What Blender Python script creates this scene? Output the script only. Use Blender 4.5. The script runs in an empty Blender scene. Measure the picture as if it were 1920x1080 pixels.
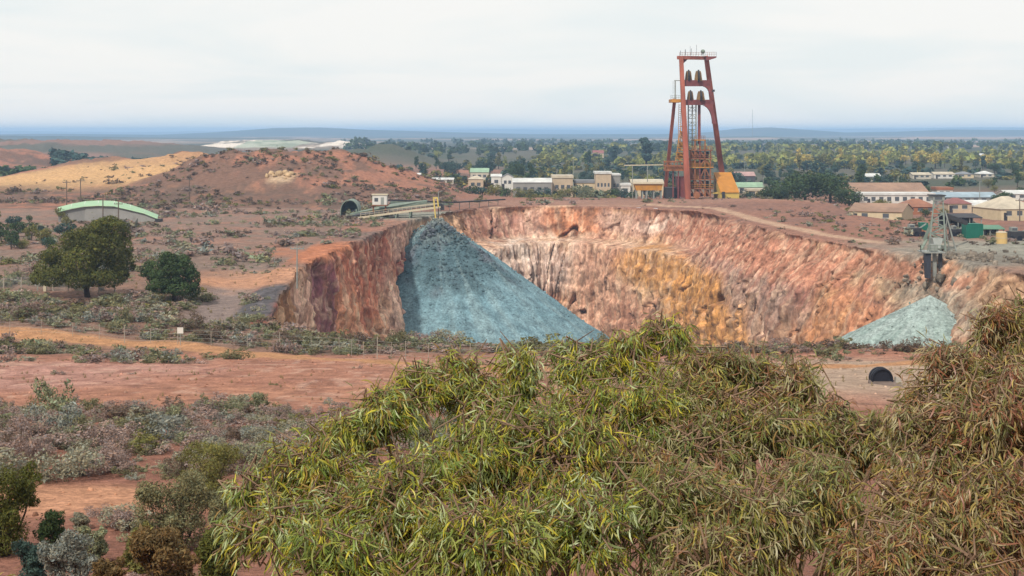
import bpy, math, random
import numpy as np
from mathutils import Vector, Matrix

# ------------------------------------------------------------------ camera, sky, sun, exposure
SC = bpy.context.scene
COL = SC.collection
F = 2880.0          # focal length in photograph pixels (1920 wide)
HY = 246.0          # photograph row of the eye level
ZC = 20.0           # eye height above the plain
cam_d = bpy.data.cameras.new("camera"); cam = bpy.data.objects.new("camera", cam_d); COL.objects.link(cam)
cam_d.sensor_width = 36.0; cam_d.lens = 54.0; cam_d.shift_y = -(540 - HY) / 1920.0
cam_d.clip_start = 0.1; cam_d.clip_end = 40000
cam.location = (0, 0, ZC); cam.rotation_euler = (math.radians(90), 0, 0)
SC.camera = cam

SUN_EL, SUN_AZ = math.radians(46), math.radians(206)     # azimuth clockwise from +Y : from the left, a little behind the camera
world = bpy.data.worlds.new("World"); SC.world = world; world.use_nodes = True
wn = world.node_tree; wn.nodes.clear()
def N(nt, t, **kw):
    n = nt.nodes.new(t)
    for k, v in kw.items(): setattr(n, k, v)
    return n
_out = N(wn, 'ShaderNodeOutputWorld'); _bg = N(wn, 'ShaderNodeBackground'); _bg.inputs[1].default_value = 0.1
_sky = N(wn, 'ShaderNodeTexSky', sky_type='NISHITA', sun_disc=False, sun_elevation=SUN_EL, sun_rotation=SUN_AZ)
_sky.air_density = 1.0; _sky.dust_density = 2.0
_tc = N(wn, 'ShaderNodeTexCoord'); _sep = N(wn, 'ShaderNodeSeparateXYZ'); wn.links.new(_tc.outputs['Generated'], _sep.inputs[0])
_ad = N(wn, 'ShaderNodeMath', operation='ADD'); _ad.inputs[1].default_value = 0.12; wn.links.new(_sep.outputs[2], _ad.inputs[0])
_mx = N(wn, 'ShaderNodeMath', operation='MAXIMUM'); _mx.inputs[1].default_value = 0.03; wn.links.new(_ad.outputs[0], _mx.inputs[0])
_dx = N(wn, 'ShaderNodeMath', operation='DIVIDE'); _dy = N(wn, 'ShaderNodeMath', operation='DIVIDE')
wn.links.new(_sep.outputs[0], _dx.inputs[0]); wn.links.new(_mx.outputs[0], _dx.inputs[1])
wn.links.new(_sep.outputs[1], _dy.inputs[0]); wn.links.new(_mx.outputs[0], _dy.inputs[1])
_cb = N(wn, 'ShaderNodeCombineXYZ'); wn.links.new(_dx.outputs[0], _cb.inputs[0]); wn.links.new(_dy.outputs[0], _cb.inputs[1])
_no = N(wn, 'ShaderNodeTexNoise'); _no.inputs['Scale'].default_value = 0.62; _no.inputs['Detail'].default_value = 7; _no.inputs['Distortion'].default_value = 0.35
_mp = N(wn, 'ShaderNodeMapping'); _mp.inputs['Rotation'].default_value = (0, 0, 0.5); _mp.inputs['Scale'].default_value = (1.0, 1.0, 1); _mp.inputs['Location'].default_value = (3.1, 0.4, 0)
wn.links.new(_cb.outputs[0], _mp.inputs[0]); wn.links.new(_mp.outputs[0], _no.inputs['Vector'])
_rp = N(wn, 'ShaderNodeValToRGB'); _rp.color_ramp.elements[0].position = 0.40; _rp.color_ramp.elements[1].position = 0.55
_rp.color_ramp.elements[0].color = (8.9, 9.35, 9.25, 1); _rp.color_ramp.elements[1].color = (10.0, 9.88, 9.5, 1)
wn.links.new(_no.outputs[0], _rp.inputs[0])
_mix = N(wn, 'ShaderNodeMixRGB'); _mix.inputs[0].default_value = 0.93
wn.links.new(_sky.outputs[0], _mix.inputs[1]); wn.links.new(_rp.outputs[0], _mix.inputs[2])
wn.links.new(_mix.outputs[0], _bg.inputs[0]); wn.links.new(_bg.outputs[0], _out.inputs[0])

sun_d = bpy.data.lights.new("sun", 'SUN'); sun_d.energy = 4.2; sun_d.angle = math.radians(2.5); sun_d.color = (1.0, 0.93, 0.83)
sun = bpy.data.objects.new("sun", sun_d); COL.objects.link(sun)
_sd = Vector((math.sin(SUN_AZ) * math.cos(SUN_EL), math.cos(SUN_AZ) * math.cos(SUN_EL), math.sin(SUN_EL)))
sun.rotation_euler = _sd.to_track_quat('Z', 'Y').to_euler(); sun.location = (-200, -100, 300)
SC.view_settings.view_transform = 'Standard'; SC.view_settings.look = 'None'
SC.view_settings.exposure = 0.0; SC.view_settings.gamma = 1.0
SC.cycles.max_bounces = 6; SC.cycles.diffuse_bounces = 3; SC.cycles.glossy_bounces = 2; SC.cycles.transmission_bounces = 4
SC.cycles.volume_bounces = 2; SC.cycles.use_denoising = True; SC.cycles.caustics_reflective = False; SC.cycles.caustics_refractive = False

# ------------------------------------------------------------------ helpers
def at(px, py, Y):
    return Vector(((px - 960) / F * Y, Y, ZC - (py - HY) / F * Y))
def lin(c):
    c = c / 255.0
    return c / 12.92 if c <= 0.04045 else ((c + 0.055) / 1.055) ** 2.4
KA = 0.62            # albedo per displayed value in open daylight
def C(r, g, b, k=1.0):
    return tuple(min(0.85, lin(v) * KA * k) for v in (r, g, b))

def _hash(ix, iy, iz, seed):
    h = (ix.astype(np.int64) * 374761393 + iy.astype(np.int64) * 668265263 + iz.astype(np.int64) * 2147483647 * 3 + seed * 974634777) & 0xFFFFFFFF
    h = ((h ^ (h >> 13)) * 1274126177) & 0xFFFFFFFF
    h = ((h ^ (h >> 16)) * 2246822519) & 0xFFFFFFFF
    return ((h ^ (h >> 15)) & 0xFFFF) / 32767.5 - 1.0
def vn2(x, y, seed=0):
    x0 = np.floor(x); y0 = np.floor(y); fx = x - x0; fy = y - y0
    ux = fx * fx * (3 - 2 * fx); uy = fy * fy * (3 - 2 * fy); z = np.zeros_like(x0)
    a = _hash(x0, y0, z, seed); b = _hash(x0 + 1, y0, z, seed); c = _hash(x0, y0 + 1, z, seed); d = _hash(x0 + 1, y0 + 1, z, seed)
    return (a * (1 - ux) + b * ux) * (1 - uy) + (c * (1 - ux) + d * ux) * uy
def fbm2(x, y, o=4, seed=0, g=0.5):
    s = 0; a = 1; t = 0
    for i in range(o):
        s = s + a * vn2(x + i * 17.3, y - i * 9.1, seed + i); t += a; a *= g; x = x * 2.03; y = y * 2.03
    return s / t
def vn3(x, y, z, seed=0):
    x0 = np.floor(x); y0 = np.floor(y); z0 = np.floor(z); fx = x - x0; fy = y - y0; fz = z - z0
    ux = fx * fx * (3 - 2 * fx); uy = fy * fy * (3 - 2 * fy); uz = fz * fz * (3 - 2 * fz)
    def pl(zz):
        a = _hash(x0, y0, zz, seed); b = _hash(x0 + 1, y0, zz, seed); c = _hash(x0, y0 + 1, zz, seed); d = _hash(x0 + 1, y0 + 1, zz, seed)
        return (a * (1 - ux) + b * ux) * (1 - uy) + (c * (1 - ux) + d * ux) * uy
    return pl(z0) * (1 - uz) + pl(z0 + 1) * uz
def fbm3(x, y, z, o=4, seed=0, g=0.5):
    s = 0; a = 1; t = 0
    for i in range(o):
        s = s + a * vn3(x + i * 17.3, y - i * 9.1, z + i * 5.7, seed + i); t += a; a *= g; x = x * 2.03; y = y * 2.03; z = z * 2.03
    return s / t
def cellular(x, y, z, seed, tilt=1.0):
    """broken rock: every cell is a facet with its own offset and tilt; also the gap to the next cell"""
    x0, y0, z0 = np.floor(x), np.floor(y), np.floor(z); b1 = np.full(x.shape, 9.0); b2 = np.full(x.shape, 9.0); val = np.zeros(x.shape)
    for i in (-1, 0, 1):
        for j in (-1, 0, 1):
            for k in (-1, 0, 1):
                a, b, c = x0 + i, y0 + j, z0 + k
                dx = x - a - .5 - .45 * _hash(a, b, c, seed); dy = y - b - .5 - .45 * _hash(a, b, c, seed + 1); dz = z - c - .5 - .45 * _hash(a, b, c, seed + 2)
                d = dx * dx + dy * dy + dz * dz; n = d < b1
                f = _hash(a, b, c, seed + 3) + tilt * (dx * _hash(a, b, c, seed + 4) + dy * _hash(a, b, c, seed + 5) + dz * _hash(a, b, c, seed + 6))
                b2 = np.where(n, b1, np.minimum(b2, d)); b1 = np.where(n, d, b1); val = np.where(n, f, val)
    return val, np.sqrt(b2) - np.sqrt(b1)
def sstep(a, b, x):
    t = np.clip((x - a) / (b - a), 0, 1); return t * t * (3 - 2 * t)

def mesh_np(name, V, Fc, col=None, smooth=False):
    V = np.ascontiguousarray(V, dtype=np.float32); Fc = np.ascontiguousarray(Fc, dtype=np.int32)
    k = Fc.shape[1]; me = bpy.data.meshes.new(name)
    me.vertices.add(len(V)); me.vertices.foreach_set("co", V.ravel())
    me.loops.add(Fc.size); me.loops.foreach_set("vertex_index", Fc.ravel())
    me.polygons.add(len(Fc)); me.polygons.foreach_set("loop_start", np.arange(0, Fc.size, k, dtype=np.int32))
    if smooth: me.polygons.foreach_set("use_smooth", np.ones(len(Fc), dtype=bool))
    me.update(calc_edges=True)
    if col is not None: set_col(me, col)
    return me
def set_col(me, col):
    a = me.color_attributes.new("Col", 'FLOAT_COLOR', 'POINT')
    c = np.ones((len(col), 4), dtype=np.float32); c[:, :3] = col; a.data.foreach_set("color", c.ravel())
class MB:
    def __init__(s): s.v = []; s.f = []
    def add(s, V, Fc):
        o = len(s.v); s.v += [tuple(p) for p in V]; s.f += [tuple(i + o for i in f) for f in Fc]; return s
    def box(s, x0, x1, y0, y1, z0, z1):
        return s.add([(x0, y0, z0), (x1, y0, z0), (x1, y1, z0), (x0, y1, z0), (x0, y0, z1), (x1, y0, z1), (x1, y1, z1), (x0, y1, z1)],
                     [(0, 3, 2, 1), (4, 5, 6, 7), (0, 1, 5, 4), (1, 2, 6, 5), (2, 3, 7, 6), (3, 0, 4, 7)])
    def bar(s, p0, p1, w, h=None, w1=None, h1=None):
        p0 = Vector(p0); p1 = Vector(p1); h = h or w; w1 = w1 or w; h1 = h1 or (h if w1 == w else h * w1 / w)
        d = (p1 - p0).normalized(); r = Vector((0, 1, 0)) if abs(d.z) > 0.75 else Vector((0, 0, 1))
        a = d.cross(r).normalized(); b = a.cross(d).normalized()
        V = [p0 + a * (sx * w / 2) + b * (sy * h / 2) for sx, sy in ((-1, -1), (1, -1), (1, 1), (-1, 1))] + \
            [p1 + a * (sx * w1 / 2) + b * (sy * h1 / 2) for sx, sy in ((-1, -1), (1, -1), (1, 1), (-1, 1))]
        return s.add(V, [(0, 3, 2, 1), (4, 5, 6, 7), (0, 1, 5, 4), (1, 2, 6, 5), (2, 3, 7, 6), (3, 0, 4, 7)])
    def tube(s, pts, rad, n=6, cap=True):
        pts = [Vector(p) for p in pts]; o = len(s.v)
        for i, p in enumerate(pts):
            d = (pts[min(i + 1, len(pts) - 1)] - pts[max(i - 1, 0)]).normalized()
            r = Vector((1, 0, 0)) if abs(d.x) < 0.8 else Vector((0, 1, 0))
            a = d.cross(r).normalized(); b = d.cross(a)
            R = rad[i] if hasattr(rad, '__len__') else rad
            for k in range(n):
                t = 2 * math.pi * k / n; s.v.append(tuple(p + a * (R * math.cos(t)) + b * (R * math.sin(t))))
        for i in range(len(pts) - 1):
            for k in range(n):
                s.f.append((o + i * n + k, o + i * n + (k + 1) % n, o + (i + 1) * n + (k + 1) % n, o + (i + 1) * n + k))
        if cap:
            s.f.append(tuple(o + k for k in range(n - 1, -1, -1))); s.f.append(tuple(o + (len(pts) - 1) * n + k for k in range(n)))
        return s
    def prism(s, poly, ext):
        n = len(poly); ext = Vector(ext); P = [Vector(p) for p in poly]
        V = P + [p + ext for p in P]
        return s.add(V, [tuple(range(n - 1, -1, -1)), tuple(range(n, 2 * n))] + [(i, (i + 1) % n, n + (i + 1) % n, n + i) for i in range(n)])
    def build(s, name, m, parent=None, off=None, smooth=False):
        me = bpy.data.meshes.new(name)
        v = s.v if off is None else [(a - off[0], b - off[1], c - off[2]) for a, b, c in s.v]
        me.from_pydata(v, [], s.f); me.update()
        if smooth: me.polygons.foreach_set("use_smooth", np.ones(len(me.polygons), dtype=bool))
        return obj(name, me, m, parent)
def obj(name, me, m=None, parent=None):
    o = bpy.data.objects.new(name, me); COL.objects.link(o)
    if m is not None and me is not None and not me.materials: me.materials.append(m)
    if parent is not None: o.parent = parent
    return o
def tag(o, label=None, cat=None, group=None, kind=None):
    if label: o['label'] = label
    if cat: o['category'] = cat
    if group: o['group'] = group
    if kind: o['kind'] = kind
    return o
def empty(name, loc, label=None, cat=None, group=None):
    o = bpy.data.objects.new(name, None); COL.objects.link(o); o.location = loc; o.empty_display_size = 0.5
    return tag(o, label, cat, group)
class Thing:
    """an Empty at the thing's base; parts are built in world coordinates"""
    def __init__(s, name, loc, label, cat, group=None):
        s.o = empty(name, loc, label, cat, group); s.loc = Vector(loc)
    def part(s, name, mb, m, parent=None, smooth=False):
        return mb.build(name, m, parent or s.o, s.loc, smooth)

# ------------------------------------------------------------------ materials
def mat(name, col, rough=0.85, var=0.18, scale=2.0, bump=0.0, bscale=8.0, attr=False, trans=0.0, metal=0.0, stretch=None, spec=0.25, var2=0.0, scale2=0.3, wave=None):
    m = bpy.data.materials.new(name); m.use_nodes = True; nt = m.node_tree; b = nt.nodes['Principled BSDF']; L = nt.links.new
    b.inputs['Roughness'].default_value = rough; b.inputs['Metallic'].default_value = metal; b.inputs['Specular IOR Level'].default_value = spec
    tc = N(nt, 'ShaderNodeTexCoord'); vec = tc.outputs['Object']
    if stretch:
        mp = N(nt, 'ShaderNodeMapping'); mp.inputs['Scale'].default_value = stretch; L(vec, mp.inputs[0]); vec = mp.outputs[0]
    if attr:
        a = N(nt, 'ShaderNodeAttribute', attribute_name="Col"); base = a.outputs['Color']
        if col:
            mm = N(nt, 'ShaderNodeMixRGB', blend_type='MULTIPLY'); mm.inputs[0].default_value = 1; mm.inputs[2].default_value = (*col, 1); L(base, mm.inputs[1]); base = mm.outputs[0]
    else:
        r = N(nt, 'ShaderNodeRGB'); r.outputs[0].default_value = (*col, 1); base = r.outputs[0]
    for (vv, ss, dt) in ((var, scale, 6), (var2, scale2, 3)):
        if vv <= 0: continue
        no = N(nt, 'ShaderNodeTexNoise'); no.inputs['Scale'].default_value = ss; no.inputs['Detail'].default_value = dt; no.inputs['Roughness'].default_value = 0.65; L(vec, no.inputs['Vector'])
        mr = N(nt, 'ShaderNodeMapRange'); mr.inputs[1].default_value = 0.34; mr.inputs[2].default_value = 0.66; mr.inputs[3].default_value = 1 - vv; mr.inputs[4].default_value = 1 + vv; L(no.outputs[0], mr.inputs[0])
        mm = N(nt, 'ShaderNodeVectorMath', operation='SCALE'); L(base, mm.inputs[0]); L(mr.outputs[0], mm.inputs['Scale']); base = mm.outputs[0]
    L(base, b.inputs['Base Color'])
    h = None
    if bump > 0:
        n2 = N(nt, 'ShaderNodeTexNoise'); n2.inputs['Scale'].default_value = bscale; n2.inputs['Detail'].default_value = 8; n2.inputs['Roughness'].default_value = 0.7; L(vec, n2.inputs['Vector'])
        bp = N(nt, 'ShaderNodeBump'); bp.inputs['Strength'].default_value = min(1, bump); bp.inputs['Distance'].default_value = 1.0 / bscale; L(n2.outputs[0], bp.inputs['Height']); L(bp.outputs[0], b.inputs['Normal'])
    if wave:
        w = N(nt, 'ShaderNodeTexWave', bands_direction=wave[0]); w.inputs['Scale'].default_value = wave[1]; L(tc.outputs['Object'], w.inputs['Vector'])
        bp = N(nt, 'ShaderNodeBump'); bp.inputs['Strength'].default_value = 0.5; bp.inputs['Distance'].default_value = 0.05; L(w.outputs['Fac'], bp.inputs['Height']); L(bp.outputs[0], b.inputs['Normal'])
    if trans > 0:
        t = N(nt, 'ShaderNodeBsdfTranslucent'); L(base, t.inputs[0]); ms = N(nt, 'ShaderNodeMixShader'); ms.inputs[0].default_value = trans
        L(b.outputs[0], ms.inputs[1]); L(t.outputs[0], ms.inputs[2]); L(ms.outputs[0], nt.nodes['Material Output'].inputs[0])
    return m
# ------------------------------------------------------------------ the lie of the land
_by = np.array([-200, -30, 0, 4, 8, 14, 22, 31, 42, 52, 66, 80, 100, 118, 135, 150, 200, 330, 460, 1000, 3000, 6000, 18000.])
_bz = np.array([-1.5, -1.6, -1.7, -2.05, -3.0, -4.6, -6.8, -8.95, -9.9, -10.7, -12.4, -14.1, -15.8, -17.7, -19.6, -19.9, -19.7, -19.3, -19.2, -20, -21, -24, -30.])
_ys = np.concatenate([np.arange(-200, 600, 1.0), np.geomspace(600, 18000, 400)]); _zs = np.interp(_ys, _by, _bz)
_k = np.hanning(13); _k /= _k.sum(); _zsm = _zs.copy(); _zsm[6:794] = np.convolve(_zs[:800], _k, 'same')[6:794]
def base_h(Y): return np.interp(Y, _ys, _zsm)
def ridge(Y0, pts, sf, sb):
    X = np.array([(p[0] - 960) / F * Y0 for p in pts]); Z = np.array([-(p[1] - HY) / F * Y0 for p in pts]) - float(base_h(Y0))
    return (Y0, X, np.maximum(Z, 0), sf, sb)
RIDGES = [
    ridge(470, [(200, 372), (330, 318), (380, 297), (430, 285), (490, 280), (560, 283), (600, 286), (650, 296), (700, 309), (760, 326), (820, 344), (880, 360), (960, 366)], 46, 60),
    ridge(570, [(-260, 330), (-60, 342), (0, 335), (60, 325), (120, 312), (180, 302), (240, 297), (300, 293), (380, 288), (440, 292), (500, 306), (600, 340)], 85, 60),
    ridge(800, [(-300, 290), (-100, 274), (0, 277), (40, 282), (80, 290), (120, 300), (180, 312)], 90, 60),
    ridge(1350, [(-300, 262), (-50, 262), (100, 263), (200, 264), (270, 267), (330, 272), (400, 284)], 180, 200),
    ridge(1050, [(600, 298), (650, 279), (700, 269), (740, 271), (780, 284), (830, 300)], 70, 80),
    ridge(1800, [(380, 278), (425, 264), (560, 263), (600, 268), (640, 265), (680, 270), (740, 277)], 140, 200),
    ridge(4200, [(-300, 258), (-50, 254), (150, 256), (350, 260), (500, 258), (700, 261), (900, 258), (1100, 262), (1300, 259), (1420, 256), (1550, 260), (1750, 257), (2000, 259)], 300, 400),
    ridge(7000, [(-200, 254), (100, 251), (300, 253), (420, 247), (520, 239.5), (600, 239), (680, 243), (800, 247), (1000, 252), (1250, 251), (1340, 247), (1385, 241), (1440, 239), (1500, 243), (1580, 249), (1700, 247), (1790, 243), (2100, 245)], 700, 900),
    ridge(15500, [(-600, 247), (0, 246), (300, 247), (450, 244.5), (530, 241.5), (600, 241), (700, 243), (900, 243), (1200, 244), (1345, 244), (1400, 242), (1450, 241.5), (1510, 243.5), (1600, 242), (1720, 240.5), (1800, 238.5), (1860, 238), (1920, 239), (2500, 240)], 1500, 900),
]
_EDGE = np.array([(700, 900), (860, 470), (960, 442), (1060, 440), (1400, 436), (1540, 408), (1600, 352), (1680, 330), (1740, 340), (1920, 330), (2400, 330)])
def hgt(X, Y, detail=True):
    X = np.asarray(X, dtype=np.float64); Y = np.asarray(Y, dtype=np.float64)
    z = base_h(Y)
    r = np.zeros_like(z)
    for (Y0, RX, RZ, sf, sb) in RIDGES:
        a = np.interp(X, RX, RZ); d = Y - Y0
        r = np.maximum(r, a * np.exp(-(d / np.where(d < 0, sf, sb)) ** 2))
    z = z + r
    px = 960 + X / np.maximum(Y, 20) * F
    e = np.interp(px, _EDGE[:, 0], _EDGE[:, 1])
    z = z - 2.3 * sstep(0, 22, Y - e) * (Y < 1400) - 0.0
    # gully with an eroded bank between the scrub rise and the pit
    gx = np.interp(Y, [140, 160, 190, 220, 250], [-29.5, -31.5, -35, -37, -37])
    w = np.exp(-((X - gx) / 3.2) ** 4) * sstep(150, 162, Y) * (1 - sstep(205, 235, Y))
    z = z - 0.5 * w
    # low rise of scrub behind the fence, spoil mounds
    z = z + 1.1 * np.exp(-(((X + 48) / 13) ** 2 + ((Y - 158) / 9) ** 2))
    z = z + 0.35 * np.exp(-((Y - np.interp(X, [-30, -11, 7, 26, 45], [152, 139, 134, 132.5, 133.5])) / 3.0) ** 2) * (X > -34)
    z = z + 1.5 * np.exp(-(((X - 66) / 20) ** 2 + ((Y - 395) / 26) ** 2))
    if detail:
        s = np.clip(Y / 60.0, 0.15, 1.0)
        z = z + 0.35 * s * fbm2(X / 14, Y / 14, 3, 5) * (Y < 3000) + 0.16 * s * fbm2(X / 2.6, Y / 2.6, 3, 9) * (Y < 700)
        z = z + np.clip((Y - 380) / 400, 0, 2.0) * 1.2 * fbm2(X / 60, Y / 60, 4, 12) * (Y < 6000) + r * (0.30 * fbm2(X / 17, Y / 17, 4, 31) - .26 * np.abs(fbm2(X / 10, Y / 16, 3, 33)) + .05) * (Y < 2500)
        z = z + sstep(6000, 9000, Y) * 9 * fbm2(X / 700, Y / 700, 3, 14)
    return z + ZC
def gz(X, Y): return float(hgt(np.array([X]), np.array([Y]))[0])
_RY = np.concatenate([np.arange(2, 200, 0.5), np.arange(200, 700, 1.5), np.geomspace(700, 15000, 900)])
def gp(px, py, ymin=2.0):
    """first point of the ground along a line of sight from the look-out"""
    X = (px - 960) / F * _RY; Z = ZC - (py - HY) / F * _RY; H = hgt(X, _RY)
    i = np.nonzero((Z <= H) & (_RY >= ymin))[0]
    Y = _RY[i[0]] if len(i) else 9000.0
    return Vector(((px - 960) / F * Y, Y, gz((px - 960) / F * Y, Y)))

# pit rim in plan
RIM0 = [(-25.3, 155), (-11, 143.5), (6.7, 139.5), (25.7, 138), (45, 139), (62, 147), (70, 165), (71, 195), (70, 225), (66, 243), (62, 251), (58, 262), (54, 282), (51, 305), (49.5, 324), (48.5, 346),
        (45, 366), (32, 384), (12, 393), (-1.4, 390), (-11, 381), (-16, 361), (-18.5, 344), (-23.5, 324), (-25, 297), (-29, 262), (-30.5, 220), (-28, 183)]
def chaikin(P, it):
    P = np.array(P, dtype=float)
    for _ in range(it):
        Q = np.roll(P, -1, 0); P = np.stack([0.75 * P + 0.25 * Q, 0.25 * P + 0.75 * Q], 1).reshape(-1, 2)
    return P
RIM = chaikin(RIM0, 3)
def resample(P, ds):
    Q = np.vstack([P, P[:1]]); L = np.concatenate([[0], np.cumsum(np.hypot(*np.diff(Q, axis=0).T))])
    n = int(L[-1] / ds); t = np.linspace(0, L[-1], n, endpoint=False)
    return np.stack([np.interp(t, L, Q[:, 0]), np.interp(t, L, Q[:, 1])], 1)
def sdf_rim(X, Y):
    """distance to the rim, negative inside"""
    A = RIM; B = np.roll(RIM, -1, 0); best = np.full(X.shape, 1e9); ins = np.zeros(X.shape, dtype=bool)
    for (ax, ay), (bx, by) in zip(A, B):
        dx, dy = bx - ax, by - ay; t = np.clip(((X - ax) * dx + (Y - ay) * dy) / (dx * dx + dy * dy), 0, 1)
        best = np.minimum(best, np.hypot(X - ax - t * dx, Y - ay - t * dy))
        c = ((ay > Y) != (by > Y)) & (X < (bx - ax) * (Y - ay) / (by - ay + 1e-12) + ax); ins ^= c
    return np.where(ins, -best, best)

# ------------------------------------------------------------------ ground colours (what the soil itself looks like)
def _blend(col, w, c):
    w = np.clip(w, 0, 1)[:, None]; return col * (1 - w) + np.array(c)[None, :] * w
def polyd(X, Y, pts):
    d = np.full(X.shape, 1e9)
    for (ax, ay), (bx, by) in zip(pts[:-1], pts[1:]):
        dx, dy = bx - ax, by - ay; t = np.clip(((X - ax) * dx + (Y - ay) * dy) / (dx * dx + dy * dy), 0, 1)
        d = np.minimum(d, np.hypot(X - ax - t * dx, Y - ay - t * dy))
    return d
TRACK = [(-4.0, 386), (36, 400), (50, 372), (53, 352), (55, 318), (58, 290), (64, 268)]   # haul track along the far rim
def patch(X, Y, cx, cy, rx, ry, n, soft=0.45):
    d = np.hypot((X - cx) / rx, (Y - cy) / ry) + 0.55 * n
    return 1 - sstep(1 - soft, 1 + soft, d)
OUT = gp(528, 333)
def ground_col(X, Y):
    n1 = fbm2(X / 22, Y / 22, 4, 41); n2 = fbm2(X / 5, Y / 5, 4, 43); n3 = fbm2(X / 90, Y / 90, 4, 47); n4 = fbm2(X / 1.6, Y / 3.0, 4, 53)
    col = np.tile(np.array(C(186, 124, 96)), (len(X), 1))
    col = _blend(col, 0.5 + n1, C(170, 110, 86))
    # look-out slope and scrub field
    col = _blend(col, (Y < 74) * (0.75 + 0.5 * n2), C(168, 108, 86))
    col = _blend(col, patch(X, Y, -11.6, 42, 5.0, 2.4, n2), C(222, 152, 108))
    # bare pink and orange ground below the road
    col = _blend(col, sstep(72, 79, Y + 4 * n2) * (1 - sstep(128, 134, Y)) * 0.95, C(192, 126, 96))
    col = _blend(col, patch(X, Y, -36, 100, 14, 16, n2) * 0.9, C(206, 146, 128))
    col = _blend(col, patch(X, Y, -14, 84, 12, 7, n2) * 0.7, C(204, 136, 100))
    col = _blend(col, (Y > 76) * (Y < 132) * sstep(0.05, 0.4, n4) * 0.6, C(164, 104, 82)); rl = np.abs(fbm2(X / 5 + Y / 30, Y / 3.2, 3, 57)); col = _blend(col, (Y > 76) * (Y < 130) * (1 - sstep(.02, .09, rl)) * .6, C(218, 168, 142)); col = _blend(col, (Y > 76) * (Y < 130) * (1 - sstep(.02, .07, np.abs(fbm2(X / 6 - Y / 25, Y / 4, 3, 58)))) * .5, C(140, 92, 76))
    col = _blend(col, patch(X, Y, 22, 100, 15, 19, n2 * .6) * .85, C(196, 166, 140))
    # strip of scrub soil at the fence and scrub rise
    col = _blend(col, sstep(130, 136, Y) * (1 - sstep(240, 260, Y)) * 0.85, C(150, 112, 92))
    col = _blend(col, sstep(150, 190, Y) * (X < -30) * (1 - sstep(380, 430, Y)) * (0.35 + n1), C(176, 118, 92))
    mt = (Y > 134) & (Y < 900); col = _blend(col, mt * sstep(-.25, .35, n2) * 0.55, C(146, 112, 94)); col = _blend(col, mt * sstep(0.05, .45, fbm2(X / 2.2, Y / 4.0, 3, 63)) * .5, C(120, 98, 82))
    # gully, slag, orange bank by the pit
    gx = np.interp(Y, [140, 160, 190, 220, 250], [-29.5, -31.5, -35, -37, -37])
    col = _blend(col, (np.abs(X - gx - 4.6) < 1.8 + n2) * sstep(150, 156, Y) * (1 - sstep(200, 218, Y)) * 0.9, C(176, 86, 62))
    col = _blend(col, np.exp(-((X - gx) / 3.4) ** 4) * sstep(148, 158, Y) * (1 - sstep(215, 240, Y)) * 0.92, C(150, 128, 120))
    col = _blend(col, (1 - sstep(1.6, 2.6, np.abs(X - gx + 3.6 + 2.0 * n1 - 8.2))) * sstep(156, 164, Y) * (1 - sstep(206, 222, Y)) * 0.95, C(96, 94, 98))
    col = _blend(col, patch(X, Y, -29, 246, 11, 20, n2) * 0.9, C(205, 118, 66))
    col = _blend(col, patch(X, Y, -34, 208, 8, 12, n2) * 0.85, C(214, 146, 100))
    col = _blend(col, patch(X, Y, -26, 285, 5.5, 11, n2) * 0.6, C(104, 100, 96))
    col = _blend(col, (X < -34) * sstep(205, 225, Y) * (1 - sstep(385, 405, Y)) * (.6 + .6 * n2), C(144, 120, 106))
    # hills on the left
    hl = (X < -5) & (Y > 380) & (Y < 900)
    col = _blend(col, hl * 0.75, C(182, 116, 84)); col = _blend(col, hl * sstep(-0.12, 0.12, n1 + .5 * n2) * 0.8, C(128, 96, 80))
    col = _blend(col, hl * sstep(0.0, 0.2, n3 + 0.6 * n2) * 0.7, C(110, 88, 74)); col = _blend(col, hl * sstep(.12, .2, np.abs(n1 - .1) * -1 + .16) * .8, C(206, 136, 92))
    col = _blend(col, patch(X, Y, OUT.x, OUT.y, 3.2, 5, n2) * 0.9, C(206, 172, 132))
    col = _blend(col, patch(X, Y, -136, 505, 40, 44, n1 * 0.6) * 0.92, C(222, 168, 100))
    col = _blend(col, patch(X, Y, -92, 545, 34, 22, n1 * 0.6) * 0.8, C(204, 146, 92))
    # plateau round the headframe, grey mullock near the conveyors
    pl = (X > -18) * sstep(240, 262, Y + 4 * n1) * (1 - sstep(440, 470, Y))
    col = _blend(col, pl * 0.92, C(164, 110, 86)); col = _blend(col, pl * sstep(0, 0.4, n1 + 0.4 * n2) * 0.6, C(140, 102, 88))
    col = _blend(col, patch(X, Y, 40, 412, 60, 22, n1 * 0.5) * 0.7, C(176, 128, 104))
    col = _blend(col, (1 - sstep(1.3, 2.3, polyd(X, Y, TRACK))) * 0.9, C(206, 162, 128))
    col = _blend(col, patch(X, Y, -20, 350, 13, 17, n2 * 0.7) * 0.92, C(158, 158, 142))
    col = _blend(col, patch(X, Y, 88, 252, 26, 27, n2 * 0.6) * 0.9, C(160, 158, 142))
    col = _blend(col, patch(X, Y, 70, 236, 11, 14, n2 * 0.7) * 0.9, C(140, 130, 116))
    col = _blend(col, patch(X, Y, 84, 218, 12, 10, n2 * 0.7) * 0.7, C(196, 142, 106))
    # the plain
    fp = sstep(450, 600, Y) * (X > -5) + sstep(860, 1000, Y)
    col = _blend(col, fp, C(104, 98, 80)); col = _blend(col, fp * sstep(-0.1, 0.3, n3), C(86, 90, 68))
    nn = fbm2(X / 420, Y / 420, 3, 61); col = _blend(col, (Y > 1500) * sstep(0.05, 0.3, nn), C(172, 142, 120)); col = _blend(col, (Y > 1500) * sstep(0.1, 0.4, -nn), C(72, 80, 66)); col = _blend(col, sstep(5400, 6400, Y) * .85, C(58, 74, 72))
    col = _blend(col, (Y > 900) * (X < -200) * sstep(-0.2, 0.2, n3) * (Y < 1500) * 0.8, C(158, 112, 92))
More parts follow.
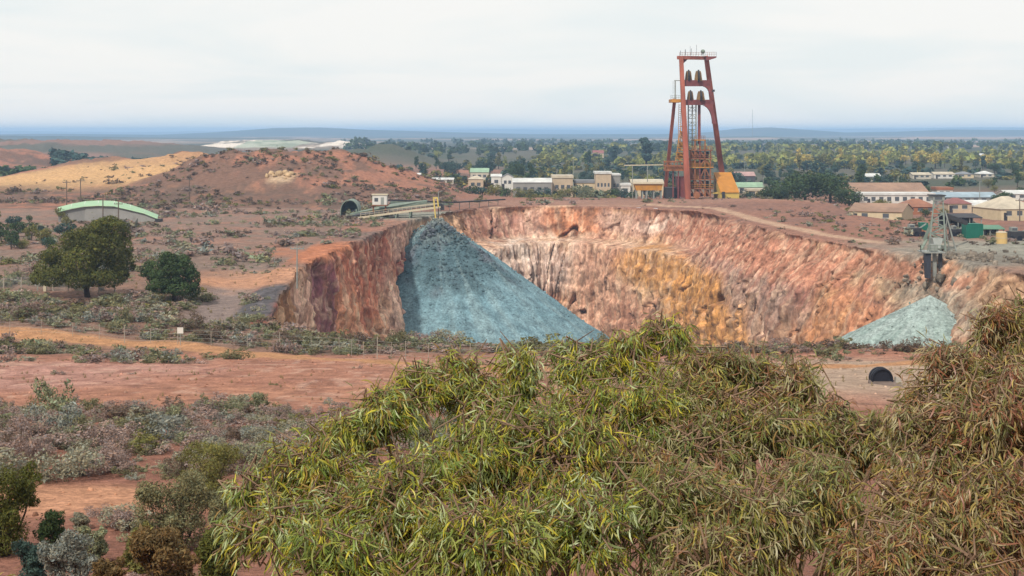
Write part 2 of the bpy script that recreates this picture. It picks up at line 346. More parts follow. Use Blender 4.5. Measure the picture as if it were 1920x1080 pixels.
    tl = (np.abs(Y - 1740) < 95) * (X < -165) * (X > -345)
    col = _blend(col, tl * sstep(-0.35, -0.1, n1 + 0.3 * n3), C(240, 222, 204))
    col = _blend(col, (Y > 1500) * .0 + tl * (X > -300) * (X < -235) * 0.7, C(150, 168, 140))
    lum = col @ np.array([.3, .59, .11]); col = col * .80 + lum[:, None] * .20 * np.array([1.02, .98, .98])
    return np.clip(col * np.array([1.17, 1.2, 1.2]), 0.01, 0.8)

M_GROUND = mat("red_soil", None, 0.96, 0.26, 0.8, bump=0.8, bscale=2.4, attr=True, var2=0.26, scale2=5.5, spec=0.1)
M_ROCK = mat("weathered_rock", None, 0.93, 0.30, 0.5, bump=0.7, bscale=2.4, attr=True, var2=0.34, scale2=1.7, stretch=(1, 1, 0.55), spec=0.12)

rows = [-40.0]
while rows[-1] < 17000: rows.append(rows[-1] + 0.0092 * max(rows[-1] + 30, 30))
rows = np.array(rows)
_u = np.concatenate([np.linspace(-0.66, -0.40, 50, endpoint=False), np.linspace(-0.40, 0.40, 470), np.linspace(0.40, 0.66, 51)[1:]])
GX = _u[None, :] * (np.maximum(rows, -25)[:, None] + 30); GY = np.repeat(rows[:, None], len(_u), 1)
tX, tY = GX.ravel(), GY.ravel()
tZ = hgt(tX, tY)
nr, nc = GX.shape
inside = np.zeros(tX.shape, dtype=bool); sel = (tX > -45) & (tX < 85) & (tY > 120) & (tY < 410)
inside[sel] = sdf_rim(tX[sel], tY[sel]) < -0.4
idx = np.arange(nr * nc).reshape(nr, nc)
quads = np.stack([idx[:-1, :-1], idx[:-1, 1:], idx[1:, 1:], idx[1:, :-1]], -1).reshape(-1, 4)
quads = quads[~inside[quads].any(axis=1)]
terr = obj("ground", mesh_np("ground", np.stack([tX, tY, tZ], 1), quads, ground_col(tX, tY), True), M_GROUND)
tag(terr, kind="structure")

# ------------------------------------------------------------------ pit wall
DSR = 0.42; RR = resample(RIM, DSR); nR = len(RR)
def smooth_loop(A, k):
    ker = np.hanning(k + 2)[1:-1]; ker /= ker.sum(); B = np.vstack([A[-k:], A, A[:k]])
    return np.stack([np.convolve(B[:, i], ker, 'same')[k:-k] for i in range(A.shape[1])], 1)
tan = np.roll(RR, -3, 0) - np.roll(RR, 3, 0); nor = np.stack([-tan[:, 1], tan[:, 0]], 1)
nor = smooth_loop(nor, 61); nor /= np.linalg.norm(nor, axis=1)[:, None]
_cent = RR.mean(0)
if ((RR - _cent) * nor).sum() > 0: nor = -nor           # inward
jit = fbm2(np.arange(nR) * DSR / 7, np.zeros(nR), 4, 77) * 1.3
RJ = RR + nor * jit[:, None]
rx, ry = RR[:, 0], RR[:, 1]
def wsm(w): return smooth_loop(w[:, None].astype(float), 31)[:, 0]
w_far = wsm((ry > 352) & (rx > -14)); w_rf = wsm((rx > 40) & (ry <= 352) & (ry > 190)); w_left = wsm((rx < -13) & (ry <= 352) & (ry > 150)); w_o = np.clip(1 - w_far - w_rf - w_left, 0, 1)
NV = 128; v = np.linspace(0, 1, NV)
PF = dict(
    far=([0, .03, .20, .29, 1], [0, -.6, -8, -8.8, -50], [0, .8, 4.2, 12.0, 16.5]),
    rf=([0, .03, .22, .30, 1], [0, -.5, -8.5, -11.5, -50], [0, .9, 7.5, 9.0, 13.5]),
    left=([0, .03, .5, .8, 1], [0, -1.0, -22, -38, -50], [0, 0.9, 2.6, 4.6, 9]),
    o=([0, .05, 1], [0, -.8, -50], [0, 1.0, 20]))
zz = np.zeros((NV, nR)); dd = np.zeros((NV, nR))
for k, w in (('far', w_far), ('rf', w_rf), ('left', w_left), ('o', w_o)):
    a, b, c = PF[k]; zz += np.interp(v, a, b)[:, None] * w[None, :]; dd += np.interp(v, a, c)[:, None] * w[None, :]
wob = fbm2(np.arange(nR) * DSR / 26, np.zeros(nR), 3, 79)
zz *= 1 + 0.10 * wob[None, :] * sstep(0.05, 0.2, v)[:, None]
lipd = [-3.2, -2.0, -1.0, -0.35]; lipo = [-0.22, 0.05, 0.10, 0.10]
h_rim = hgt(RJ[:, 0], RJ[:, 1]) + 0.08
X3 = RJ[None, :, 0] + nor[None, :, 0] * dd; Y3 = RJ[None, :, 1] + nor[None, :, 1] * dd; Z3 = h_rim[None, :] + zz
fade = sstep(0.0, 0.05, v)[:, None]
S3 = np.repeat((np.arange(nR) * DSR)[None, :], NV, 0)
wx = X3 + 1.2 * fbm3(X3 / 4, Y3 / 4, Z3 / 4, 2, 95); wy = Y3 + 1.2 * fbm3(X3 / 4, Y3 / 4, Z3 / 4, 2, 96); wz = Z3 + 1.2 * fbm3(X3 / 4, Y3 / 4, Z3 / 4, 2, 97)
big = fbm3(X3 / 13, Y3 / 13, Z3 / 26, 3, 83)
c1, e1 = cellular(wx / 5.5, wy / 5.5, wz / 19, 201, .5)
c2, e2 = cellular(wx / 2.3, wy / 2.3, wz / 6.0, 211, .6)
c3, e3 = cellular(wx / 1.1, wy / 1.1, wz / 2.6, 221, .8)
rib = 1 - np.abs(fbm2((S3 + 1.5 * fbm3(X3 / 8, Y3 / 8, Z3 / 8, 2, 94)) / 5.5, Z3 / 26, 3, 85)) * 2.2
fine = fbm3(X3 / 1.5, Y3 / 1.5, Z3 / 1.8, 3, 87, 0.6)
step = Z3 / 4.2 + 1.3 * fbm3(X3 / 12, Y3 / 12, Z3 / 30, 3, 89); step = step - np.floor(step)
ledge = (step - .5) * .9
lowp = sstep(.28, .42, v)[:, None]
Sw = S3 + .9 * fbm3(X3 / 5, Y3 / 5, Z3 / 5, 2, 98)
flute = 1 - np.abs(fbm2(Sw / 1.9, Z3 / 22, 2, 99)) * 2.4
gul = 1 - np.abs(fbm2(Sw / 3.4, Z3 / 36, 2, 119)) * 2.6
disp = fade * (1.7 * big + .42 * c1 + .24 * c2 + .26 * c3 + (.25 + .6 * lowp) * flute + (.3 + .7 * lowp) * rib + (.2 + .6 * lowp) * gul + .16 * fine + ledge * (.45 + .35 * lowp) - 1.1)
cr = np.abs(fbm2(S3 / 11 + 0.03 * Z3, Z3 / 45, 3, 93)); crack = (-3.0 * (1 - sstep(0.004, 0.03, cr)) - .25 * (1 - sstep(.01, .05, e2))) * fade
disp = disp + crack
bm = np.exp(-((v - .245) / .045) ** 2)[:, None] * w_far[None, :]; disp = disp * (1 - .75 * bm)
X3 = X3 + nor[None, :, 0] * disp; Y3 = Y3 + nor[None, :, 1] * disp; Z3 = Z3 + fade * .2 * fine
LX = np.array([RJ[:, 0] + nor[:, 0] * d for d in lipd]); LY = np.array([RJ[:, 1] + nor[:, 1] * d for d in lipd])
LZ = hgt(LX.ravel(), LY.ravel()).reshape(LX.shape) + np.array(lipo)[:, None]
WX = np.vstack([LX, X3]); WY = np.vstack([LY, Y3]); WZ = np.vstack([LZ, Z3]); nl = len(lipd)
def wall_col():
    x, y, z = WX.ravel(), WY.ravel(), WZ.ravel()
    s = np.repeat((np.arange(nR) * DSR)[None, :], len(WX), 0).ravel()
    n1 = fbm3(x / 9, y / 9, z / 14, 4, 101); n2 = fbm3(x / 2.6, y / 2.6, z / 7, 4, 103); n3 = fbm3(x / 1.1, y / 1.1, z / 2.2, 3, 105)
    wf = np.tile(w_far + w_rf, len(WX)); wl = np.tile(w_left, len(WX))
    col = np.tile(np.array(C(202, 150, 112)), (len(x), 1))
    col = _blend(col, sstep(-0.1, 0.5, n1), C(210, 170, 136)); col = _blend(col, sstep(0.1, 0.5, -n1) * 0.7, C(184, 124, 94))
    # seepage streaks, ledges, dark joints
    sw = s + .9 * n1 + .4 * n2; so = fbm2(sw / 4.5, z / 30, 3, 109); col = _blend(col, wf * sstep(.08, .35, so) * .35, C(208, 152, 90)); col = _blend(col, wf * sstep(.1, .4, -so) * .4, C(216, 178, 156))
    st = fbm2(sw / 1.7, z / 24, 4, 107); col = _blend(col, wf * sstep(0.15, 0.5, st) * 0.35 + wl * sstep(0.1, 0.45, st) * 0.4, C(140, 84, 66))
    col = _blend(col, (wf + wl) * sstep(0.22, 0.55, -st) * 0.4, C(222, 184, 160))
    def blob(px, py, rxp, ryp, c, Yw, k=1.0):
        P = at(px, py, Yw); m = Yw / F
        d = np.hypot((x - P.x + 3.0 * n1) / (rxp * m), (z - P.z + 2.4 * n2) / (ryp * m)) + 0.35 * n2
        return _blend(col, wf * k * (1 - sstep(0.6, 1.35, d)), C(*c))
    # upper tier
    for b in [(960, 430, 80, 30, (190, 132, 116), 380), (1000, 420, 45, 28, (216, 170, 152), 380), (1090, 420, 70, 38, (192, 120, 82), 382), (1180, 420, 60, 26, (206, 164, 148), 378), (1270, 410, 70, 24, (170, 114, 92), 370), (1330, 420, 80, 26, (164, 114, 94), 350), (1430, 450, 90, 24, (168, 118, 100), 318),
              (1240, 425, 40, 14, (224, 196, 182), 372), (920, 415, 50, 25, (168, 118, 104), 380), (1100, 454, 230, 9, (204, 168, 144), 376),
              # lower wall
              (1010, 510, 95, 50, (226, 198, 188), 368), (960, 475, 45, 16, (230, 208, 196), 370), (1000, 592, 70, 50, (170, 100, 74), 366), (1060, 640, 60, 30, (176, 104, 80), 364), (1125, 560, 70, 90, (212, 160, 134), 366),
              (1150, 480, 40, 30, (204, 150, 124), 368), (1235, 500, 70, 40, (206, 142, 70), 364), (1290, 560, 50, 66, (208, 142, 66), 360), (1190, 620, 60, 60, (196, 136, 110), 362), (1390, 470, 100, 42, (160, 104, 96), 340),
              (1400, 545, 60, 42, (178, 150, 146), 335), (1340, 520, 30, 60, (168, 136, 124), 350), (1330, 450, 60, 22, (186, 124, 100), 350), (1440, 600, 70, 60, (206, 142, 98), 320), (1480, 560, 36, 70, (212, 160, 92), 305), (1560, 600, 120, 60, (210, 142, 96), 285),
              (1540, 490, 140, 34, (188, 124, 98), 280), (1560, 560, 60, 40, (198, 130, 96), 280), (1640, 520, 44, 30, (202, 156, 96), 262), (1690, 530, 56, 60, (160, 140, 122), 248), (1745, 515, 62, 70, (146, 134, 122), 238), (1800, 520, 50, 60, (140, 126, 112), 232), (1870, 540, 60, 50, (188, 146, 112), 222), (1620, 480, 60, 20, (180, 120, 94), 268)]:
        col = blob(b[0], b[1], b[2], b[3], b[4], b[5], 0.88)
    def lblob(yy, zz_, ry_, rz_, c, k=0.9):
        d = np.hypot((y - yy + 4 * n1) / ry_, (z - ZC - zz_ + 3 * n2) / rz_) + 0.35 * n2
        return _blend(col, wl * k * (1 - sstep(0.6, 1.35, d)), C(*c))
    for b in [(285, -24, 32, 7, (146, 66, 50)), (255, -24, 24, 6, (152, 76, 56)), (235, -34, 13, 22, (126, 74, 92)), (215, -27, 12, 12, (186, 144, 130)), (192, -25, 14, 12, (150, 104, 70)), (260, -40, 18, 14, (196, 128, 96)), (300, -40, 14, 12, (188, 150, 136)),
              (320, -24, 14, 6, (182, 140, 126)), (170, -22, 10, 6, (150, 96, 72)), (322, -30, 8, 5, (140, 62, 56)), (275, -31, 12, 5, (178, 96, 70))]:
        col = lblob(*b)
    col = _blend(col, sstep(0.2, 0.5, n3) * 0.45, C(124, 80, 66)); col = _blend(col, sstep(0.2, 0.5, -n3) * 0.4, C(224, 180, 152))
    cc2 = np.vstack([np.zeros((nl, nR)), c2 * fade]).ravel(); cc3 = np.vstack([np.zeros((nl, nR)), c3 * fade]).ravel(); jo = np.vstack([np.zeros((nl, nR)), np.maximum((1 - sstep(.015, .06, e1)) * .6, (1 - sstep(.01, .07, e2)) * .4) * fade]).ravel(); col = _blend(col, jo, C(116, 80, 64))
    col = _blend(col, (wf + wl) * sstep(.12, .3, fbm2(sw / .8, z / 8, 3, 111)) * .3, C(150, 98, 74)); col = _blend(col, (wf + wl) * sstep(.12, .3, -fbm2(sw / .8, z / 8, 3, 111)) * .3, C(228, 192, 164))
    col = col * (1 + .13 * cc2 + .10 * cc3)[:, None]
    g = ground_col(x, y); k = np.repeat(np.concatenate([np.ones(nl), 1 - sstep(0, 0.05, v)])[:, None], nR, 1).ravel()
    k = np.clip(k + 0.5 * n2 * (k > 0) * (k < 1), 0, 1)[:, None]
    lum = (col @ np.array([.3, .59, .11]))[:, None]; col = (col * .88 + .12 * lum * np.array([1.03, 1.0, .94])) * (1 + .55 * wl[:, None]) * np.array([1, 1.01, .96])  # left wall's colour lightened to make up for the shade it stands in
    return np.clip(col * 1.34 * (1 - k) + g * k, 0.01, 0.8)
nrow = len(WX); idx = np.arange(nrow * nR).reshape(nrow, nR); nx = np.roll(idx, -1, 1)
wq = np.stack([idx[:-1], idx[1:], nx[1:], nx[:-1]], -1).reshape(-1, 4)
_area = (RR[:, 0] * np.roll(RR[:, 1], -1) - np.roll(RR[:, 0], -1) * RR[:, 1]).sum()
if _area < 0: wq = wq[:, ::-1]
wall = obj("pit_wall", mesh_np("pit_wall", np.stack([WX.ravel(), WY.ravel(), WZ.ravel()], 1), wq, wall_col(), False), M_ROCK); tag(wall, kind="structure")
fl = np.stack([X3[-1], Y3[-1], Z3[-1]], 1); c0 = fl.mean(0)
M_FLOOR = mat("pit_floor_rock", C(150, 120, 105), 0.95, 0.3, 0.3, bump=0.5, bscale=2)
pf = obj("pit_floor", mesh_np("pit_floor", np.vstack([fl, c0]), np.stack([np.arange(nR), np.roll(np.arange(nR), -1), np.full(nR, nR)], 1)), M_FLOOR); tag(pf, kind="structure")

# ------------------------------------------------------------------ dirt roads (sheets a little above the ground)
def road(name, pts, w, col, seed):
    P = np.array(pts, dtype=float)
    for _ in range(3):
        Q = np.stack([0.75 * P[:-1] + 0.25 * P[1:], 0.25 * P[:-1] + 0.75 * P[1:]], 1).reshape(-1, 2); P = np.vstack([P[:1], Q, P[-1:]])
    L = np.concatenate([[0], np.cumsum(np.hypot(*np.diff(P, axis=0).T))]); t = np.arange(0, L[-1], 0.6)
    A = np.stack([np.interp(t, L, P[:, 0]), np.interp(t, L, P[:, 1])], 1); T = np.gradient(A, axis=0); T /= np.linalg.norm(T, axis=1)[:, None]; Nn = np.stack([-T[:, 1], T[:, 0]], 1)
    us = np.array([-1.25, -1.0, -.8, -.6, -.42, -.2, 0, .2, .42, .6, .8, 1.0, 1.25]); n = fbm2(t / 4, t * 0, 3, seed)
    ww = w / 2 * (1 + 0.18 * n)
    X = A[:, 0:1] + Nn[:, 0:1] * us[None] * ww[:, None]; Y = A[:, 1:2] + Nn[:, 1:2] * us[None] * ww[:, None]
    rut = 0.035 * (np.exp(-((np.abs(us) - .5) / .14) ** 2))
    Z = hgt(X.ravel(), Y.ravel()).reshape(X.shape) + np.where(np.abs(us) > 1.1, -0.14, 0.14)[None] - rut[None]
    x, y = X.ravel(), Y.ravel(); g = ground_col(x, y); m = fbm2(x / 1.5, y / 1.5, 4, seed + 3)
    k = np.clip(1.15 - np.abs(np.tile(us, len(t))) ** 3 + 0.35 * m, 0, 1)[:, None]; rt = np.tile(rut / 0.035, len(t))[:, None] * 0.25
    c = g * (1 - k) + np.array(C(*col))[None] * k; c = c * (1 - rt) + np.array(C(224, 168, 122))[None] * rt
    idx = np.arange(X.size).reshape(X.shape); q = np.stack([idx[:-1, :-1], idx[1:, :-1], idx[1:, 1:], idx[:-1, 1:]], -1).reshape(-1, 4)
    if (Nn[0, 0] * T[0, 1] - Nn[0, 1] * T[0, 0]) > 0: q = q[:, ::-1]
    o = obj(name, mesh_np(name, np.stack([x, y, Z.ravel()], 1), q, c, True), M_GROUND); tag(o, kind="structure"); return o
g0, g1, g2, g3, g4 = gp(-60, 622), gp(150, 637), gp(400, 655), gp(640, 676), gp(800, 690)
road("dirt_road", [(g0.x - 8, g0.y + 2), (g0.x, g0.y), (g1.x, g1.y), (g2.x, g2.y), (g3.x, g3.y), (g4.x, g4.y), (8, 106), (22, 108), (36, 112), (52, 112)], 5.2, (212, 158, 116), 5)
# ------------------------------------------------------------------ rock heaps
ICO_V = []
_t = (1 + 5 ** 0.5) / 2
ICO_V = np.array([(-1, _t, 0), (1, _t, 0), (-1, -_t, 0), (1, -_t, 0), (0, -1, _t), (0, 1, _t), (0, -1, -_t), (0, 1, -_t), (_t, 0, -1), (_t, 0, 1), (-_t, 0, -1), (-_t, 0, 1)]) / 1.9
ICO_F = np.array([(0, 11, 5), (0, 5, 1), (0, 1, 7), (0, 7, 10), (0, 10, 11), (1, 5, 9), (5, 11, 4), (11, 10, 2), (10, 7, 6), (7, 1, 8), (3, 9, 4), (3, 4, 2), (3, 2, 6), (3, 6, 8), (3, 8, 9), (4, 9, 5), (2, 4, 11), (6, 2, 10), (8, 6, 7), (9, 8, 1)])
def rocks(P, R, cols, rng):
    n = len(P); sc = R[:, None, None] * rng.uniform(0.55, 1.2, (n, 1, 3)); j = rng.uniform(0.75, 1.2, (n, 12, 1))
    V = ICO_V[None] * j * sc; a = rng.uniform(0, 6.28, n); c, s = np.cos(a)[:, None], np.sin(a)[:, None]
    V = np.stack([V[..., 0] * c - V[..., 1] * s, V[..., 0] * s + V[..., 1] * c, V[..., 2]], -1) + P[:, None, :]
    Fc = (ICO_F[None] + (np.arange(n) * 12)[:, None, None]).reshape(-1, 3)
    return V.reshape(-1, 3), Fc, np.repeat(cols, 12, 0)
M_ORE = mat("crushed_ore", None, 0.9, 0.34, 2.2, bump=1.0, bscale=1.8, attr=True, var2=0.22, scale2=0.5, spec=0.15)
def heap(name, label, apex, tanA, base_z, colf, seed, nrock, rockr, lobe=None):
    ax, ay, az = apex; R = (az - base_z) / tanA; na, nr_ = 300, 120; rng = np.random.default_rng(seed)
    a = np.linspace(0, 2 * math.pi, na, endpoint=False); r = np.concatenate([[0.0], np.linspace(0.25, 1, nr_ - 1) ** 1.25 * R])
    A, Rr = np.meshgrid(a, r); x = ax + Rr * np.cos(A); y = ay + Rr * np.sin(A)
    z = az - tanA * np.sqrt(Rr ** 2 + 1.2 ** 2) + tanA * 1.2
    def relief(x, y, rr, aa):
        n = 0.5 * fbm2(x / 7, y / 7, 3, seed) + 0.16 * fbm2(x / 1.3, y / 1.3, 3, seed + 2) * np.clip(rr / 3, 0, 1)
        n = n + 0.30 * np.clip(rr / 12, 0, 1) * fbm2(aa * 9, rr / 26, 3, seed + 4)
        if lobe: n = n + 0.8 * lobe(x, y, rr, aa)
        return n * np.clip(rr / 2.0, 0, 1)
    z = z + relief(x, y, Rr, A)
    idx = np.arange(A.size).reshape(A.shape); nx = np.roll(idx, -1, 1)
    q = np.stack([idx[:-1], idx[1:], nx[1:], nx[:-1]], -1).reshape(-1, 4)
    c = colf(x.ravel(), y.ravel(), Rr.ravel(), A.ravel())
    V = np.stack([x.ravel() - ax, y.ravel() - ay, z.ravel() - base_z], 1)
    root = empty(name, (ax, ay, base_z), label, "rock heap")
    obj("slope", mesh_np("slope", V, q, c, False), M_ORE, root)
    u = rng.uniform(0, 1, nrock); rr = 1 + (R * 0.9) * u ** 0.75; aa = rng.uniform(math.pi * 0.9, 2.1 * math.pi, nrock)
    px_, py_ = ax + rr * np.cos(aa), ay + rr * np.sin(aa); pz = az - tanA * np.sqrt(rr ** 2 + 1.44) + tanA * 1.2 + relief(px_, py_, rr, aa)
    RR_ = np.minimum(.42, rockr * rng.lognormal(-.1, 0.55, nrock)) * (0.7 + (lobe(px_, py_, rr, aa) * 0.8 if lobe else 0))
    cc = colf(px_, py_, rr, aa) * rng.uniform(0.75, 1.2, (nrock, 1))
    V, Fc, cv = rocks(np.stack([px_ - ax, py_ - ay, pz - base_z + 0.1 * RR_], 1), RR_, cc, rng)
    tag(obj("rubble", mesh_np("rubble", V, Fc, cv), M_ORE, root), kind="stuff")
    return root
A1 = (-16.4, 333.0, ZC - 18.9); A2 = (61.8, 227.0, ZC - 24.2)
def lobe1(x, y, r, a):
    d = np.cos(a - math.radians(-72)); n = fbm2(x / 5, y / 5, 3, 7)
    return sstep(0.55, 0.80, d + 0.12 * n) * (1 - sstep(17, 22, r + 4 * n)) + 0
def col1(x, y, r, a):
    n = fbm2(x / 3, y / 3, 4, 8); n2 = fbm2(x / 9, y / 9, 3, 9); n5 = fbm2(x / 1.0, y / 1.0, 2, 18)
    c = np.tile(np.array(C(120, 152, 162)), (len(x), 1)); c = _blend(c, 0.5 + n, C(138, 166, 174)); c = _blend(c, sstep(0.1, 0.5, n2) * 0.5, C(112, 140, 148))
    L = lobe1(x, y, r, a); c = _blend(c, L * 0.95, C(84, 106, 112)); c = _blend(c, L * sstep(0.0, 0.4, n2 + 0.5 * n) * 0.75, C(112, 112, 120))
    c = _blend(c, sstep(.15, .45, fbm2(a * 14, r / 30, 3, 19)) * sstep(6, 16, r) * .45, C(150, 170, 172)); c = _blend(c, sstep(.2, .5, -fbm2(a * 11, r / 26, 3, 20)) * sstep(6, 16, r) * .4, C(98, 124, 132))
    c = _blend(c, (1 - sstep(1.5, 5, r)) * 0.8, C(148, 150, 138)); c = _blend(c, sstep(0.2, 0.5, n5) * 0.4, C(84, 108, 118))
    return c * np.array([1.28, 1.32, 1.34])
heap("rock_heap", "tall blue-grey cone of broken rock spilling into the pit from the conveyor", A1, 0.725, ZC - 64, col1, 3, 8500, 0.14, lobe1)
def col2(x, y, r, a):
    n = fbm2(x / 3, y / 3, 4, 28); c = np.tile(np.array(C(192, 208, 204)), (len(x), 1)); c = _blend(c, 0.4 + n, C(170, 194, 186))
    return _blend(c, 0.8 * sstep(0.25, 0.6, fbm2(x / 1.2, y / 1.2, 3, 29)), C(150, 172, 166))
heap("rock_heap", "pale mint-grey cone of fine crushed rock below the black chute", A2, 0.60, ZC - 60, col2, 6, 2600, 0.10)

# ------------------------------------------------------------------ shared paints
M_RED = mat("red_oxide_paint", C(172, 98, 78), 0.75, 0.36, 0.45, bump=0.15, bscale=4, stretch=(1, 1, 0.25))
M_REDD = mat("dark_red_steel", C(140, 76, 74), 0.65, 0.25, 0.6)
M_OLIVE = mat("olive_brown_steel", C(158, 124, 78), 0.7, 0.25, 0.8)
M_RUST = mat("rusty_steel", C(160, 104, 70), 0.8, 0.35, 0.9, stretch=(1, 1, 0.4))
M_OCHRE = mat("ochre_cladding", C(206, 146, 62), 0.7, 0.25, 0.6, stretch=(1, 1, 0.4))
M_ORANGE = mat("orange_cladding", C(226, 152, 54), 0.6, 0.12, 0.5, wave=('X', 6))
M_YELLOW = mat("yellow_cladding", C(236, 206, 112), 0.6, 0.1, 0.5)
M_DARK = mat("dark_steel", C(62, 60, 64), 0.6, 0.25, 1.2)
M_GREY = mat("galvanised_steel", C(158, 162, 156), 0.5, 0.15, 1.0, spec=0.4)
M_PALEG = mat("pale_green_steel", C(138, 152, 138), 0.6, 0.18, 1.0)
M_CREAM = mat("cream_paint", C(222, 208, 180), 0.7, 0.1, 0.8)
M_WHITE = mat("white_paint", C(238, 234, 226), 0.6, 0.08, 0.8)
M_BLACK = mat("black_rubber", C(34, 36, 48), 0.55, 0.2, 2.0)
M_WOOD = mat("weathered_timber", C(120, 104, 92), 0.9, 0.25, 1.5, stretch=(4, 4, 0.5))
M_GLASS = mat("dark_window", C(96, 100, 106), 0.2, 0.1, 2.0, spec=0.5)
M_CONC = mat("concrete", C(178, 170, 158), 0.9, 0.15, 1.2)

# ------------------------------------------------------------------ headframe
HYd = 431.0
def H(px, py, dy=0.0): return at(px, py, HYd + dy)
hb = H(1300, 370); hb.z = gz(hb.x, HYd)
hf = Thing("headframe", hb, "tall red steel mine headframe with sheave wheels standing above the pit", "headframe")
def gfoot(px, dy):
    Y = HYd + dy; X = (px - 960) / F * Y; return Vector((X, Y, gz(X, Y) - 0.3))
def hp(name, m, fn, parent=None):
    b = MB(); fn(b); return hf.part(name, b, m, parent)
for (foot, top, w0, w1) in ((gfoot(1290, -4), H(1277, 106, -1), 1.5, 1.1), (gfoot(1361, 20), H(1324, 106, 5), 1.5, 1.2), (gfoot(1245, 20), H(1265, 186, 5), 1.0, 0.85)):
    hp("leg", M_RED, lambda b: b.bar(foot, top, w0, w0 * 1.15, w1, w1 * 1.15))
hp("top_beam", M_RED, lambda b: b.bar(H(1272, 108, -1), H(1330, 109, 4), 1.5, 0.95))
hp("deck", M_REDD, lambda b: b.prism([H(1322, 106, 2), H(1344, 105.5, 2), H(1343, 108, 2), H(1324, 113.5, 2)], (0.2, 3.6, 0)))
hp("cross_beam", M_REDD, lambda b: b.bar(H(1282, 156, 0), H(1330, 156, 3), 1.7, 1.7))
hp("cross_beam", M_REDD, lambda b: b.bar(H(1283, 192, 0), H(1336, 192, 3), 1.7, 1.5))
def arc(cx, cy, rx, ry, a0, a1, n=7): return [(cx + rx * math.cos(a0 + (a1 - a0) * i / (n - 1)), cy + ry * math.sin(a0 + (a1 - a0) * i / (n - 1))) for i in range(n)]
hp("haunch", M_REDD, lambda b: b.prism([H(x, y, 1) for x, y in [(1336, 194), (1343, 232)] + arc(1318, 232, 18, 34, 0, -math.pi / 2)], (0, 1.5, 0)))
hp("haunch", M_REDD, lambda b: b.prism([H(x, y, 1) for x, y in [(1330, 160), (1337, 182)] + arc(1318, 180, 13, 18, 0, -math.pi / 2)], (0, 1.5, 0)))
hp("haunch", M_REDD, lambda b: b.prism([H(x, y, 0) for x, y in [(1277, 110), (1291, 110), (1278, 122)]], (0, 1.2, 0)))
def sheave(px0, px1, py0, py1, dy):
    w = (px1 - px0) * 0.22
    def f(b):
        p = [H(px0 + w, py0, dy), H(px1 - w, py0, dy), H(px1 - w * 0.6, py0 + 4, dy), H(px1, py1, dy), H(px0, py1, dy), H(px0 + w * 0.6, py0 + 4, dy)]; b.prism(p, (0.3, 3.2, 0))
    o = hp("sheave_housing", M_OLIVE, f)
    c = H((px0 + px1) / 2, (py0 + py1) / 2, dy - 0.05); rr = (py1 - py0) * 0.15 * 0.62
    def g(b):
        b.prism([c + Vector((-0.16, rr * math.cos(t * math.pi / 8), rr * math.sin(t * math.pi / 8))) for t in range(16)], (0.32, 0, 0))
    b = MB(); g(b); hf.part("sheave_wheel", b, M_DARK, o)
for (a, b_) in ((1284, 1298), (1302, 1317)): sheave(a, b_, 133, 152, 0.6)
for (a, b_) in ((1288, 1301), (1306, 1322)): sheave(a, b_, 171, 188, 0.6)
# top fittings
def rail(b, p0, p1, h, n, t=0.07):
    p0 = Vector(p0); p1 = Vector(p1)
    for i in range(n + 1):
        q = p0.lerp(p1, i / n); b.bar(q, q + Vector((0, 0, h)), t)
    for k in (0.5, 1.0): b.bar(p0 + Vector((0, 0, h * k)), p1 + Vector((0, 0, h * k)), t)
hp("railing", M_RUST, lambda b: (rail(b, H(1274, 105, -1.5), H(1320, 105, 1), 1.0, 9), rail(b, H(1322, 105.5, 2), H(1343, 105, 2), 1.1, 5), rail(b, H(1343, 105, 2), H(1343, 105, 5.5), 1.1, 3)))
for px, h, w in ((1276, 1.3, .12), (1285, 1.6, .16), (1296, 1.9, .12), (1306, 2.9, .07), (1316, 1.4, .1), (1294, 2.6, .06)):
    hp("antenna", M_DARK, lambda b: b.bar(H(px, 103.5, 0.5), H(px, 103.5, 0.5) + Vector((0, 0, h)), w))
def ball(b, c, r, n=8):
    o = len(b.v); b.tube([c + Vector((0, 0, r * math.cos(math.pi * i / n))) for i in range(n + 1)], [max(0.01, r * math.sin(math.pi * i / n)) for i in range(n + 1)], 10)
hp("beacon", M_PALEG, lambda b: (ball(b, H(1318, 96.5, 1), 0.62), b.bar(H(1318, 105, 1), H(1318, 98, 1), 0.12)))
hp("lamp_bracket", M_DARK, lambda b: (b.bar(H(1331, 174, 3), H(1338, 171, 3), 0.2), b.box(H(1336, 171, 3).x, H(1340, 171, 3).x, HYd + 2.6, HYd + 3.4, H(1338, 172, 3).z, H(1338, 168, 3).z)))
# side platform with davit
hp("platform", M_OCHRE, lambda b: b.box(H(1258, 188, 0).x, H(1276, 188, 0).x, HYd - 1, HYd + 6, H(1258, 192, 0).z, H(1258, 186, 0).z))
hp("railing", M_PALEG, lambda b: (rail(b, H(1258, 186, -1), H(1275, 186, -1), 1.1, 5), rail(b, H(1258, 186, -1), H(1258, 186, 5), 1.1, 4)))
hp("davit", M_GREY, lambda b: (b.bar(H(1266, 186, 1), H(1266, 151, 1), 0.34), b.bar(H(1264, 151, 1), H(1277, 151, 1), 0.22), b.bar(H(1262, 152, 1), H(1262, 176, 1), 0.08)))
